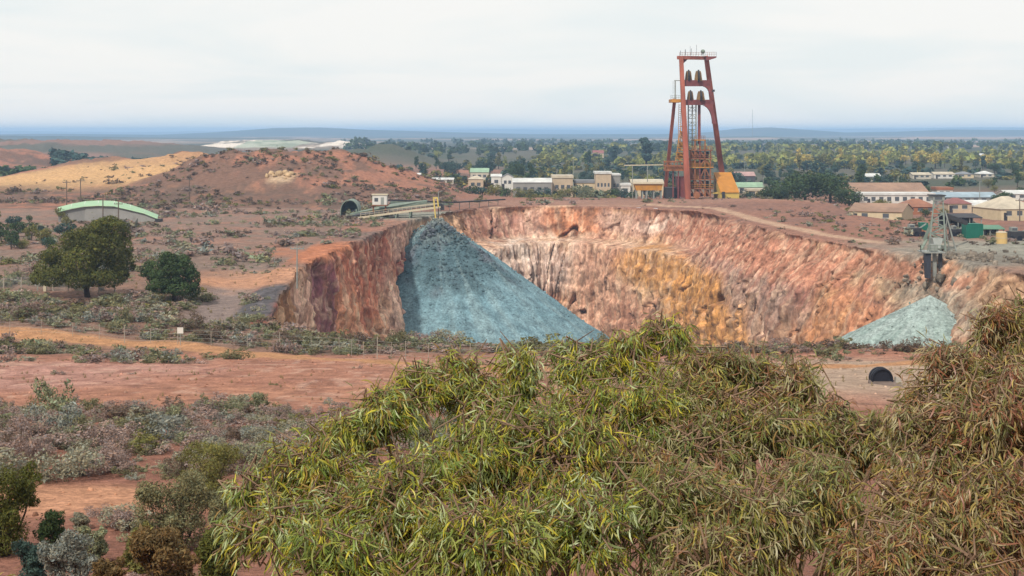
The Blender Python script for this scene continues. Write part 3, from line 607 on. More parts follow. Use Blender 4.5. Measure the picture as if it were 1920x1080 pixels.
# guide tower
for px in (1290.5, 1298, 1305): hp("guide_column", M_GREY, lambda b: b.bar(H(px, 196, 2), H(px, 300, 2), 0.34))
hp("guide_column", M_REDD, lambda b: b.bar(H(1311, 196, 3), H(1311, 270, 3), 0.75))
def rungs(b):
    for i in range(14):
        y = 201 + i * 7; b.bar(H(1290, y, 2), H(1306, y, 2), 0.16)
        if i % 2: b.bar(H(1290, y, 2.1), H(1298, y - 7, 2.1), 0.12); b.bar(H(1298, y - 7, 2.1), H(1305, y, 2.1), 0.12)
hp("guide_bracing", M_PALEG, rungs)
def lad(b):
    b.bar(H(1273, 195, 4), H(1271, 300, 4), 0.14); b.bar(H(1277, 195, 4), H(1275, 300, 4), 0.14)
    for i in range(26): b.bar(H(1273 - i * .08, 197 + i * 4, 4), H(1277 - i * .08, 197 + i * 4, 4), 0.09)
hp("ladder", M_OCHRE, lad)
# storeyed shaft house
rngH = random.Random(4)
flo = [262, 281, 297, 313, 336, 353, 369]; colx = [1294, 1303, 1312, 1322, 1332]
for i, y in enumerate(flo[:-1]):
    x0, x1 = (1302, 1322) if i == 0 else (1292, 1335 + (i > 2) * 2)
    y1 = flo[i + 1]
    fd = hp("floor_deck", M_OCHRE if i in (0, 3) else M_RUST, lambda b: b.box(H(x0, y, 0).x, H(x1, y, 0).x, HYd - 1, HYd + 8, H(x0, y + 1.6, 0).z, H(x0, y - .4, 0).z))
    b = MB(); rail(b, H(x0, y, -1), H(x1, y, -1), 1.05, 6, 0.09); hf.part("railing", b, M_OCHRE if i % 2 else M_RUST, fd)
    for c in colx:
        if c < x0 - 3 or c > x1: continue
        hp("column", M_RUST if c != 1312 else M_REDD, lambda b: (b.bar(H(c, y, -.6), H(c, y1, -.6), 0.36), b.bar(H(c, y, 7), H(c, y1, 7), 0.28)))
    def br(b):
        for k in range(4):
            if rngH.random() < .8:
                s = rngH.random() < .5; b.bar(H(colx[k] if s else colx[k + 1], y + 1, -.5), H(colx[k + 1] if s else colx[k], y1, -.5), 0.32)
    if i: hp("brace", M_RUST, br)
    for k in range(4):
        if i and rngH.random() < .92:
            m = rngH.choice([M_RUST, M_OCHRE, M_DARK, M_REDD, M_DARK, M_RUST])
            yy = y + rngH.uniform(2, 6)
            hp("cladding_panel", m, lambda b: b.box(H(colx[k] + 1.6, y, 0).x, H(colx[k + 1] - 1, y, 0).x, HYd + 0.6 + k * .5, HYd + 1.0 + k * .5, H(1300, y1 - .5, 0).z, H(1300, yy, 0).z))
        if i and rngH.random() < .7:
            hp("hoist_gear", rngH.choice([M_DARK, M_OLIVE, M_RUST]), lambda b: (b.tube([H(colx[k] + 4, y1 - 4, 1), H(colx[k] + 4, y1 - 4, 3)], 0.55, 10), b.box(H(colx[k] + 2, y, 0).x, H(colx[k] + 7, y, 0).x, HYd + 1, HYd + 3, H(1300, y1 - .4, 0).z, H(1300, y1 - 3, 0).z)))
# stair tower and ochre casing at the left
for i, y in enumerate(range(236, 306, 10)):
    x0 = 1277 - (y - 236) * 0.16
    hp("stair_flight", M_OCHRE, lambda b: (b.box(H(x0, y, 3).x, H(1286, y, 3).x, HYd + 2, HYd + 6, H(1280, y + 1, 3).z, H(1280, y, 3).z), b.bar(H(x0 + 1, y, 2.4), H(1286, y + 10, 2.4), 0.3), b.bar(H(x0, y, 2), H(x0 - 1.6, y + 10, 2), 0.2), b.bar(H(x0, y - 4, 2), H(1286, y - 4, 2), 0.1)))
    if i % 2 == 1: hp("casing", M_OCHRE, lambda b: b.box(H(x0 + 2, y, 4).x, H(1287, y, 4).x, HYd + 4.2, HYd + 5, H(1280, y + 9.6, 3).z, H(1280, y + 1.5, 3).z))
def gal(b):
    for yy in (303, 311, 319): b.bar(H(1244, yy, 2), H(1290, yy, 2), 0.45)
    for i in range(8): b.bar(H(1246 + i * 6, 303, 2), H(1246 + i * 6, 320, 2), 0.25); b.bar(H(1246 + i * 6, 319, 2), H(1252 + i * 6, 311, 2), 0.18)
hp("gallery_truss", M_RUST, gal)
hp("gallery_wall", M_OCHRE, lambda b: b.box(H(1250, 311, 0).x, H(1288, 311, 0).x, HYd + 2.5, HYd + 5, H(1250, 319, 0).z, H(1250, 312, 0).z))
for px in (1262, 1272, 1283):
    hp("column", M_REDD, lambda b: (b.bar(H(px, 319, 2.4), H(px, 370, 2.4), 0.3), b.bar(H(px, 319, 6), H(px, 370, 6), 0.3)))
hp("shaft_house", M_REDD, lambda b: b.box(H(1270, 330, 4).x, H(1289, 330, 4).x, HYd + 3.4, HYd + 9, hb.z - .3, H(1280, 331, 4).z))
hp("motor_room", M_DARK, lambda b: b.box(H(1248, 330, 4).x, H(1268, 330, 4).x, HYd + 4, HYd + 10, hb.z - .3, H(1260, 352, 4).z))
hp("cable_drum", M_RUST, lambda b: b.tube([H(1306, 366, -2.2), H(1306, 366, -1)], 1.0, 16))

# yellow hood building beside the headframe
yb = at(1360, 370, 430); yb.z = gz(yb.x, yb.y)
ys_ = Thing("yellow_shed", yb, "yellow and orange metal shed with sloping face beside headframe leg", "shed")
tl, tr = at(1338, 325, 438), at(1371, 325, 440); fl_, fr = at(1351, 361, 427), at(1386, 361, 430); bl, br_ = Vector((tl.x, 444, fl_.z)), Vector((tr.x + 2, 446, fr.z))
def hood(b):
    e = Vector((-.15, 0, .15)); b.prism([fl_, fr, tr, tl], (0, 0.25, 0.25))
ys_.part("roof", MB().add([fl_, fr, tr, tl] + [p + Vector((0.05, 0.3, 0.3)) for p in (fl_, fr, tr, tl)], [(0, 1, 2, 3), (7, 6, 5, 4), (0, 4, 5, 1), (1, 5, 6, 2), (2, 6, 7, 3), (3, 7, 4, 0)]), M_ORANGE)
d_ = Vector((0.05, 0.32, 0.05))
gnd = lambda p: Vector((p.x, p.y, yb.z - 0.4))
P_ = [tl + d_, tr + d_, fl_ + d_, fr + d_, gnd(fl_) + d_, gnd(fr) + d_, gnd(tl) + d_, gnd(tr) + d_]
ys_.part("wall", MB().add(P_, [(0, 2, 4, 6), (1, 7, 5, 3), (2, 3, 5, 4), (0, 6, 7, 1), (0, 1, 3, 2)]), M_YELLOW)
ys_.part("door", MB().box(fl_.x + .45, fl_.x + 1.25, 427.1, 427.34, yb.z - .1, yb.z + 1.9), M_DARK)
ys_.part("awning", MB().box(tl.x - 1.2, fl_.x - .1, 431, 434, yb.z + 1.2, yb.z + 1.5), M_YELLOW)

# ochre ore bin left of the headframe
ob = at(1217, 370, 436); ob.z = gz(ob.x, ob.y)
bn = Thing("ore_bin", ob, "low ochre ore bin on grey legs beside the headframe", "ore bin")
O = lambda px, py, dy=0: at(px, py, 436 + dy)
bn.part("hopper", MB().prism([O(1189, 345), O(1243, 345), O(1240, 357), O(1193, 357)], (0, 4, 0)), M_OCHRE)
bn.part("rim", MB().box(O(1187, 345).x, O(1245, 345).x, 435.6, 440.4, O(1189, 345).z, O(1189, 342).z), M_CREAM)
for px in (1194, 1205, 1212, 1226, 1240): bn.part("leg", MB().box(O(px, 357).x - .2, O(px, 357).x + .2, 436.3, 439.5, ob.z - .3, O(px, 357).z), M_GREY)
bn.part("chute", MB().prism([O(1206, 357, .5), O(1213, 357, .5), O(1211, 366, .5), O(1208, 366, .5)], (0, 2, 0)), M_DARK)
pg = Thing("pipe_gantry", (O(1200, 370).x, 444, gz(O(1200, 370).x, 444)), "thin pale pipe gantry above the ochre ore bin", "pipe gantry")
pg.part("pipe", MB().bar(O(1170, 310, 8), O(1244, 309, 8), 0.28), M_CREAM)
for px in (1186, 1214): pg.part("post", MB().bar(O(px, 310, 8), Vector((O(px, 310, 8).x, 444, gz(O(px, 310, 8).x, 444) - .3)), 0.2), M_GREY)

# ------------------------------------------------------------------ conveyor and plant at the head of the big heap
CY = 341.0
def K(px, py, dy=0.0): return at(px, py, CY + dy)
def foot(p): return Vector((p.x, p.y, gz(p.x, p.y) - .4))
kb = K(745, 408); kb.z = gz(kb.x, CY)
cv = Thing("stacker_conveyor", kb, "pale inclined belt conveyor feeding the blue-grey heap", "conveyor")
cv.part("frame_rail", MB().bar(K(668, 409, -3), K(826, 388, -3), 0.3, 0.42), M_CREAM)
cv.part("frame_rail", MB().bar(K(676, 401, 1), K(822, 382, 1), 0.3, 0.36), M_CREAM)
def belt(b):
    q = [K(660, 406, -2.7), K(826, 385, -2.7), K(826, 383.5, 1), K(668, 402, 1)]; b.prism(q, (0, 0, 0.18))
cv.part("belt", belt(b_ := MB()) or b_, M_DARK)
def roll(b):
    for i in range(14):
        t = i / 13; b.tube([K(672 + 150 * t, 407.3 - 19.5 * t, -2.9), K(678 + 143 * t, 402 - 18.2 * t, 1)], 0.09, 6)
cv.part("roller", roll(b_ := MB()) or b_, M_GREY)
for px, yt in ((690, 405), (715, 402), (742, 399), (768, 396)):
    def tre(b):
        a, c = K(px, yt, -2.8), K(px + 4, yt - 4, 1); b.bar(a, foot(a), 0.25); b.bar(c, foot(c), 0.25); b.bar(a - Vector((0, 0, .8)), foot(c), 0.15)
    cv.part("trestle", tre(b_ := MB()) or b_, M_PALEG)
cv.part("handrail", (lambda b: (rail(b, K(676, 407, -3.1), K(815, 388.5, -3.1), 0.95, 16, 0.06), b)[1])(MB()), M_CREAM)
cv.part("head_pulley", MB().tube([K(826, 386, -2.8), K(826, 386, 1)], 0.55, 14), M_DARK)
def hfm(b):
    for dy in (-3.2, 1.2):
        b.bar(K(813, 371, dy), foot(K(817, 390, dy)), 0.28); b.bar(K(820, 371, dy), K(822, 388, dy), 0.28); b.bar(K(812, 371, dy), K(821, 371, dy), 0.3)
cv.part("head_frame", hfm(b_ := MB()) or b_, M_YELLOW)
cv.part("discharge_hood", MB().prism([K(824, 383, -2.9), K(831, 384, -2.9), K(832, 394, -2.9), K(826, 394, -2.9)], (0, 3.8, 0)), M_DARK)
cab = Thing("control_cabin", foot(K(712, 388, -1)), "small white control cabin raised above the conveyor", "cabin")
cab.part("wall", MB().box(K(698, 366, 0).x, K(725, 366, 0).x, CY, CY + 2.8, K(698, 384).z, K(698, 366).z), M_WHITE)
cab.part("roof", MB().box(K(696.5, 366).x, K(726.5, 366).x, CY - .15, CY + 2.95, K(698, 366).z, K(698, 364.3).z), M_CREAM)
cab.part("window", MB().box(K(702, 370).x, K(709, 370).x, CY - .03, CY + .02, K(702, 378).z, K(702, 371).z), M_GLASS)
cab.part("door", MB().box(K(714, 370).x, K(720, 370).x, CY - .03, CY + .02, K(702, 383.5).z, K(702, 370).z), M_GREY)
cab.part("support", (lambda b: ([b.bar(K(p, 384, d), foot(K(p, 384, d)), .3) for p in (700, 723) for d in (.2, 2.6)], b.box(K(697, 384).x, K(727, 384).x, CY - .4, CY + 3, K(698, 386).z, K(698, 384.2).z), b)[2])(MB()), M_RUST)
grn = Thing("screening_deck", foot(K(700, 402, 3)), "low pale green steel deck behind the inclined conveyor", "machine")
grn.part("deck", MB().prism([K(655, 401, 4), K(735, 383, 6), K(800, 376, 7), K(800, 379, 7), K(735, 392, 6), K(660, 406, 4)], (0, 3.5, 0)), M_PALEG)
for px in (668, 700, 735, 770): grn.part("leg", MB().bar(K(px, 392, 7), foot(K(px, 392, 7)), 0.3), M_PALEG)
cv2 = Thing("overland_conveyor", foot(at(835, 380, 378)), "long low dark conveyor running towards the town", "conveyor")
J = lambda px, py, dy=0: at(px, py, 378 + dy)
cv2.part("belt", MB().bar(J(728, 375, -18), J(850, 379.5, -4), .9, .32).bar(J(850, 379.5, -4), J(945, 374, 22), .9, .32), M_DARK)
cv2.part("side_sheeting", MB().prism([J(732, 377, -19), J(840, 381, -6), J(840, 385, -6), J(732, 390, -19)], (0, .12, 0)), M_PALEG)
for i in range(12):
    px = 735 + i * 18; t = (px - 728) / 122 if px < 850 else (px - 850) / 95
    p = J(728, 375, -18).lerp(J(850, 379.5, -4), t) if px < 850 else J(850, 379.5, -4).lerp(J(945, 374, 22), t)
    cv2.part("post", MB().bar(p, foot(p), .16), M_GREY)
dm = foot(at(657, 384, 352)); dm.z += .4
do = Thing("arched_shelter", dm, "pale green arched shelter behind the conveyor", "shelter")
def dome(b, r0, y0, y1, zoff=0):
    n = 16; P0 = [Vector((dm.x + r0 * math.cos(math.pi * i / n), y0, dm.z + 1.0 + 1.2 * r0 * math.sin(math.pi * i / n))) for i in range(n + 1)]
    P0 = [Vector((P0[0].x, y0, dm.z - .3))] + P0 + [Vector((P0[-1].x, y0, dm.z - .3))]
    I = [Vector((dm.x + (p.x - dm.x) * .93, y0, dm.z + (p.z - dm.z) * .95)) for p in P0]
    for A_, B_ in zip(range(len(P0) - 1), range(1, len(P0))):
        o = len(b.v); q = [P0[A_], P0[B_], I[B_], I[A_]]; b.prism(q, (0, y1 - y0, 0))
do.part("shell", dome(b_ := MB(), 2.1, 350, 356) or b_, M_PALEG)
do.part("back_wall", MB().prism([Vector((dm.x + 1.95 * math.cos(math.pi * i / 12), 355.5, dm.z + .9 + 2.3 * math.sin(math.pi * i / 12))) for i in range(13)] + [Vector((dm.x - 1.95, 355.5, dm.z - .3)), Vector((dm.x + 1.95, 355.5, dm.z - .3))], (0, .2, 0)), M_PALEG)
do.part("machine_bay", MB().box(dm.x - .9, dm.x + .3, 352, 354, dm.z - .2, dm.z + 1.5).box(dm.x + .5, dm.x + 1.2, 351, 353, dm.z - .2, dm.z + 1.1), M_DARK)

# ------------------------------------------------------------------ lattice loading tower above the pale heap
TY = 249.0
M_TOWER = mat("tower_steel", C(152, 164, 154), .6, .15, 1)
def T(px, py, dy=0.0): return at(px, py, TY + dy)
tb = T(1757, 470); tb.z = gz(tb.x, TY)
tw = Thing("loading_tower", tb, "slender grey-green lattice tower with platform at the pit edge", "tower")
fz = tb.z - .4
legs = []
for (xb, xt, dy) in ((1741, 1751, 0), (1773, 1768, 0), (1741, 1751, 2.4), (1773, 1768, 2.4)):
    p0 = T(xb, 470, dy); p0.z = fz; p1 = T(xt, 376, dy); legs.append((p0, p1)); tw.part("leg", MB().bar(p0, p1, .25, .25, .18, .18), M_TOWER)
for (i, j) in ((0, 1), (2, 3), (0, 2), (1, 3)):
    def lat(b):
        n = 8
        for k in range(n):
            a0, a1 = legs[i][0].lerp(legs[i][1], k / n), legs[i][0].lerp(legs[i][1], (k + 1) / n); c0_, c1 = legs[j][0].lerp(legs[j][1], k / n), legs[j][0].lerp(legs[j][1], (k + 1) / n)
            b.bar(a1, c1, .11); b.bar(a0, c1, .1) if k % 2 else b.bar(c0_, a1, .1)
    tw.part("lattice", lat(b_ := MB()) or b_, M_TOWER)
tw.part("cabin", MB().box(T(1749, 370).x, T(1771, 370).x, TY - .2, TY + 2.6, T(1750, 376).z, T(1750, 367).z), M_GREY)
tw.part("roof", MB().box(T(1747, 365).x, T(1773, 365).x, TY - .4, TY + 2.8, T(1750, 367).z, T(1750, 365.5).z), M_DARK)
tw.part("window", MB().box(T(1752, 370).x, T(1766, 370).x, TY - .24, TY - .19, T(1750, 374).z, T(1750, 369).z), M_GLASS)
tw.part("platform", MB().box(T(1729, 472, -13).x, T(1768, 472, -13).x, TY - 14.5, TY - 10, T(1740, 473.6, -13).z, T(1740, 471.5, -13).z), M_GREY)
tw.part("railing", (lambda b: (rail(b, T(1726, 471.5, -14.4), T(1771, 471.5, -14.4), .95, 7, .06), rail(b, T(1726, 471.5, -14.4), T(1727, 468, -4), .95, 5, .06), b)[2])(MB()), M_PALEG)
tw.part("hopper", MB().prism([T(1749, 447, -2), T(1768, 447, -2), T(1763, 466, -3), T(1753, 466, -3)], (0, 2.0, 0)), M_GREY)
tw.part("drive_box", MB().box(T(1744, 455, -13).x, T(1756, 455, -13).x, TY - 13.5, TY - 12.2, T(1748, 471, -13).z, T(1748, 458, -13).z), M_GREY)
tw.part("chute", MB().prism([T(1735, 474, -14), T(1746, 474, -14), T(1745, 522, -16), T(1737, 522, -16)], (0, 1.1, 0)), M_BLACK)
for px in (1752, 1763): tw.part("support", MB().bar(T(px, 473, -13), T(px + 1, 545, -13), .5, .5), M_GREY if px < 1760 else M_DARK)
tw.part("stay", MB().bar(T(1772, 395), Vector((T(1794, 462).x, TY, fz)), .2).bar(T(1772, 420), Vector((T(1784, 462).x, TY + 1, fz)), .16), M_GREY)
tw.part("feed_boom", MB().bar(T(1775, 405, 2), T(1812, 418, 22), .5, .7), M_DARK)
tw.part("stair", MB().bar(T(1733, 450, 1), T(1748, 415, 1), .5, .12).bar(T(1727, 468, 0), T(1738, 448, 1), .5, .12), M_PALEG)

# ------------------------------------------------------------------ yard behind the tower
def simple(name, label, cat, px0, px1, py0, py1, Y, dep, m):
    b0 = at((px0 + px1) / 2, py1, Y); b0.z = gz(b0.x, Y); t = Thing(name, b0, label, cat)
    return t, at(px0, py0, Y), at(px1, py1, Y), Y, dep
def container(label, px0, px1, py0, py1, Y, dep, m):
    t, a, c, Y, dep = simple("shipping_container", label, "container", px0, px1, py0, py1, Y, dep, m)
    t.part("body", MB().box(a.x, c.x, Y, Y + dep, t.loc.z - .15, a.z), m)
    def ribs(b):
        n = max(6, int((c.x - a.x) / .28))
        for i in range(n): x = a.x + (i + .5) / n * (c.x - a.x); b.box(x - .05, x + .05, Y - .05, Y - .002, t.loc.z + .1, a.z - .12)
    t.part("rib", ribs(b_ := MB()) or b_, m); t.part("frame", MB().box(a.x - .04, c.x + .04, Y - .07, Y + .1, a.z - .1, a.z + .03).box(a.x - .04, a.x + .1, Y - .07, Y + .1, t.loc.z, a.z - .1).box(c.x - .1, c.x + .04, Y - .07, Y + .1, t.loc.z, a.z - .1), m)
M_GREEN = mat("green_paint", C(30, 118, 98), 0.55, 0.12, 0.8); M_LGREEN = mat("light_green_sheet", C(112, 158, 130), 0.6, 0.15, .8, wave=('X', 5))
container("bright green shipping container standing in the yard", 1812, 1843, 420, 447, 281, 3.0, M_GREEN)
container("small green container behind the lattice tower", 1727, 1740, 418, 436, 300, 2.4, M_GREEN)
def opens(label, px0, px1, py0, py1, Y, dep, mr):
    t, a, c, Y, dep = simple("open_shed", label, "shed", px0, px1, py0, py1, Y, dep, mr)
    t.part("roof", MB().prism([Vector((a.x - .2, Y - .3, a.z - .5)), Vector((c.x + .2, Y - .3, a.z - .5)), Vector((c.x + .2, Y + dep, a.z)), Vector((a.x - .2, Y + dep, a.z))], (0, 0, .12)), mr)
    for i in range(4):
        x = a.x + (c.x - a.x) * i / 3
        for yy in (Y, Y + dep - .3): t.part("post", MB().box(x - .08, x + .08, yy, yy + .16, t.loc.z - .2, a.z - .45), M_GREY)
    t.part("back_wall", MB().box(a.x, c.x, Y + dep - .1, Y + dep, t.loc.z - .2, a.z - .1), M_DARK)
opens("low open shed with light green roof beside the green container", 1844, 1882, 425, 448, 286, 3.5, M_LGREEN)
opens("dark roofed open shed behind the green container", 1775, 1840, 404, 434, 306, 6, M_DARK)
tk = at(1878, 455, 268); tk.z = gz(tk.x, tk.y)
tt = Thing("water_tank", tk, "cream and yellow cylindrical tank in the yard", "tank")
M_TANK = mat("tank_paint", C(236, 200, 132), .5, .1, .8)
tt.part("body", MB().tube([tk - Vector((0, 0, .2)), tk + Vector((0, 0, 1.95))], .95, 28), M_TANK, smooth=False)
tt.part("lid", MB().tube([tk + Vector((0, 0, 1.95)), tk + Vector((0, 0, 2.12))], [1.0, .5], 28), M_CREAM)
tt.part("band", MB().tube([tk + Vector((0, 0, .95)), tk + Vector((0, 0, 1.05))], .98, 28), M_CREAM)
def scrap(label, px, py, Y, w, h, seed):
    rg = random.Random(seed); p = at(px, py, Y); p.z = gz(p.x, Y); t = Thing("machine", p, label, "machine")
    t.part("body", MB().box(p.x - w * .4, p.x + w * .3, Y, Y + 2, p.z + .4, p.z + h * .7), M_DARK)
    t.part("engine_cover", MB().prism([Vector((p.x + w * .3, Y + .1, p.z + .5)), Vector((p.x + w * .5, Y + .1, p.z + .5)), Vector((p.x + w * .45, Y + .1, p.z + h * .5)), Vector((p.x + w * .3, Y + .1, p.z + h * .6))], (0, 1.7, 0)), M_RUST)
    t.part("cab", MB().box(p.x - w * .3, p.x - w * .02, Y + .2, Y + 1.7, p.z + h * .7, p.z + h), M_GREY)
    t.part("window", MB().box(p.x - w * .27, p.x - w * .05, Y + .16, Y + .21, p.z + h * .76, p.z + h * .95), M_GLASS)
    for k in (-.3, .05, .38): t.part("wheel", MB().tube([Vector((p.x + w * k, Y - .1, p.z + .45)), Vector((p.x + w * k, Y + .3, p.z + .45))], .5, 14), M_BLACK)
    t.part("boom", MB().bar(Vector((p.x + w * .2, Y + .9, p.z + h * .6)), Vector((p.x + w * .6, Y + .9, p.z + h * 1.05)), .22), M_GREY)
scrap("dark mobile machine parked behind the lattice tower", 1717, 441, 283, 3.6, 2.2, 1)
scrap("dark wheeled machine right of the cylindrical tank", 1910, 452, 274, 4.0, 2.4, 2)
scrap("dark wheeled machine between lattice tower and green container", 1795, 446, 284, 2.6, 2.0, 3)

# ------------------------------------------------------------------ buildings
RM = {k: mat("roof_" + k, c, .6, .14, .5, wave=('X', 4), var2=.16, scale2=.15) for k, c in dict(cream=C(222, 208, 184), white=C(240, 240, 236), brown=C(176, 140, 116), green=C(150, 184, 156), red=C(162, 104, 98), pink=C(206, 166, 160), grey=C(150, 152, 156), mint=C(168, 200, 168), terracotta=C(176, 120, 92), blue=C(176, 196, 208)).items()}
WM = {k: mat("wall_" + k, c, .85, .12, .6) for k, c in dict(cream=C(224, 204, 168), white=C(236, 232, 224), tan=C(212, 190, 162), brick=C(176, 116, 84), grey=C(160, 158, 154), dark=C(92, 86, 88), pale=C(214, 204, 186)).items()}
def building(name, label, cat, px0, px1, pyt, pye, pyb, Y, dep, wm, rm, roof='x', win=3, door=True, rot=0.0, group=None):
    a, c = at(px0, pye, Y), at(px1, pye, Y); W = c.x - a.x; xm = (a.x + c.x) / 2
    zb = at(px0, pyb, Y).z; zb = min(zb, gz(xm, Y)); ze = a.z - zb; zt = at(px0, pyt, Y).z - zb; ze = max(ze, 1.8); zt = max(zt, ze + .25)
    root = empty(name, (xm, Y, zb), label, cat, group); root.rotation_euler = (0, 0, rot)
    h = W / 2; o = .25; B = -1.0
    def put(nm, mb, m): return mb.build(nm, m, root)
    if roof == 'x':
        put("wall", MB().prism([(-h, 0, B), (-h, 0, ze), (-h, dep / 2, zt - .06), (-h, dep, ze), (-h, dep, B)], (W, 0, 0)), wm)
        r = MB()
        for (y0, y1) in ((-o, dep / 2), (dep + o, dep / 2)):
            zz0 = ze - (zt - ze) * o / (dep / 2)
            r.prism([(-h - o, y0, zz0 + .02), (h + o, y0, zz0 + .02), (h + o, y1, zt), (-h - o, y1, zt)], (0, 0, .1))
        put("roof", r, rm)
    elif roof == 'y':
        put("wall", MB().prism([(-h, 0, B), (h, 0, B), (h, 0, ze), (0, 0, zt - .06), (-h, 0, ze)], (0, dep, 0)), wm)
        r = MB()
        for s in (-1, 1): r.prism([(s * (h + o), -o, ze - (zt - ze) * o / h + .02), (0, -o, zt), (0, dep + o, zt), (s * (h + o), dep + o, ze - (zt - ze) * o / h + .02)], (0, 0, .1))
        put("roof", r, rm)
    elif roof == 'hip':
        put("wall", MB().box(-h, h, 0, dep, B, ze), wm)
        i = min(h * .8, dep / 2); V = [(-h - o, -o, ze), (h + o, -o, ze), (h + o, dep + o, ze), (-h - o, dep + o, ze), (-h + i, dep / 2, zt), (h - i, dep / 2, zt)]
        put("roof", MB().add(V, [(0, 1, 5, 4), (1, 2, 5), (2, 3, 4, 5), (3, 0, 4), (3, 2, 1, 0)]), rm)
    else:
        put("wall", MB().box(-h, h, 0, dep, B, ze), wm)
        put("roof", MB().box(-h - o, h + o, -o, dep + o, ze, zt), rm)
    n = win; hh = min(1.2, ze * .4)
    for k in range(n):
        x = -h + W * (k + .75) / (n + .5); ww = min(.7, W / n * .25)
        w_ = put("window", MB().box(x - ww, x + ww, -.04, .02, ze * .45, ze * .45 + hh), M_GLASS)
        MB().box(x - ww - .08, x + ww + .08, -.06, .01, ze * .45 - .1, ze * .45).build("sill", M_WHITE, w_)
    if door:
        x = -h + W * .12; put("door", MB().box(x - .45, x + .45, -.05, .02, 0, min(2.0, ze * .85)), M_DARK)
    return root
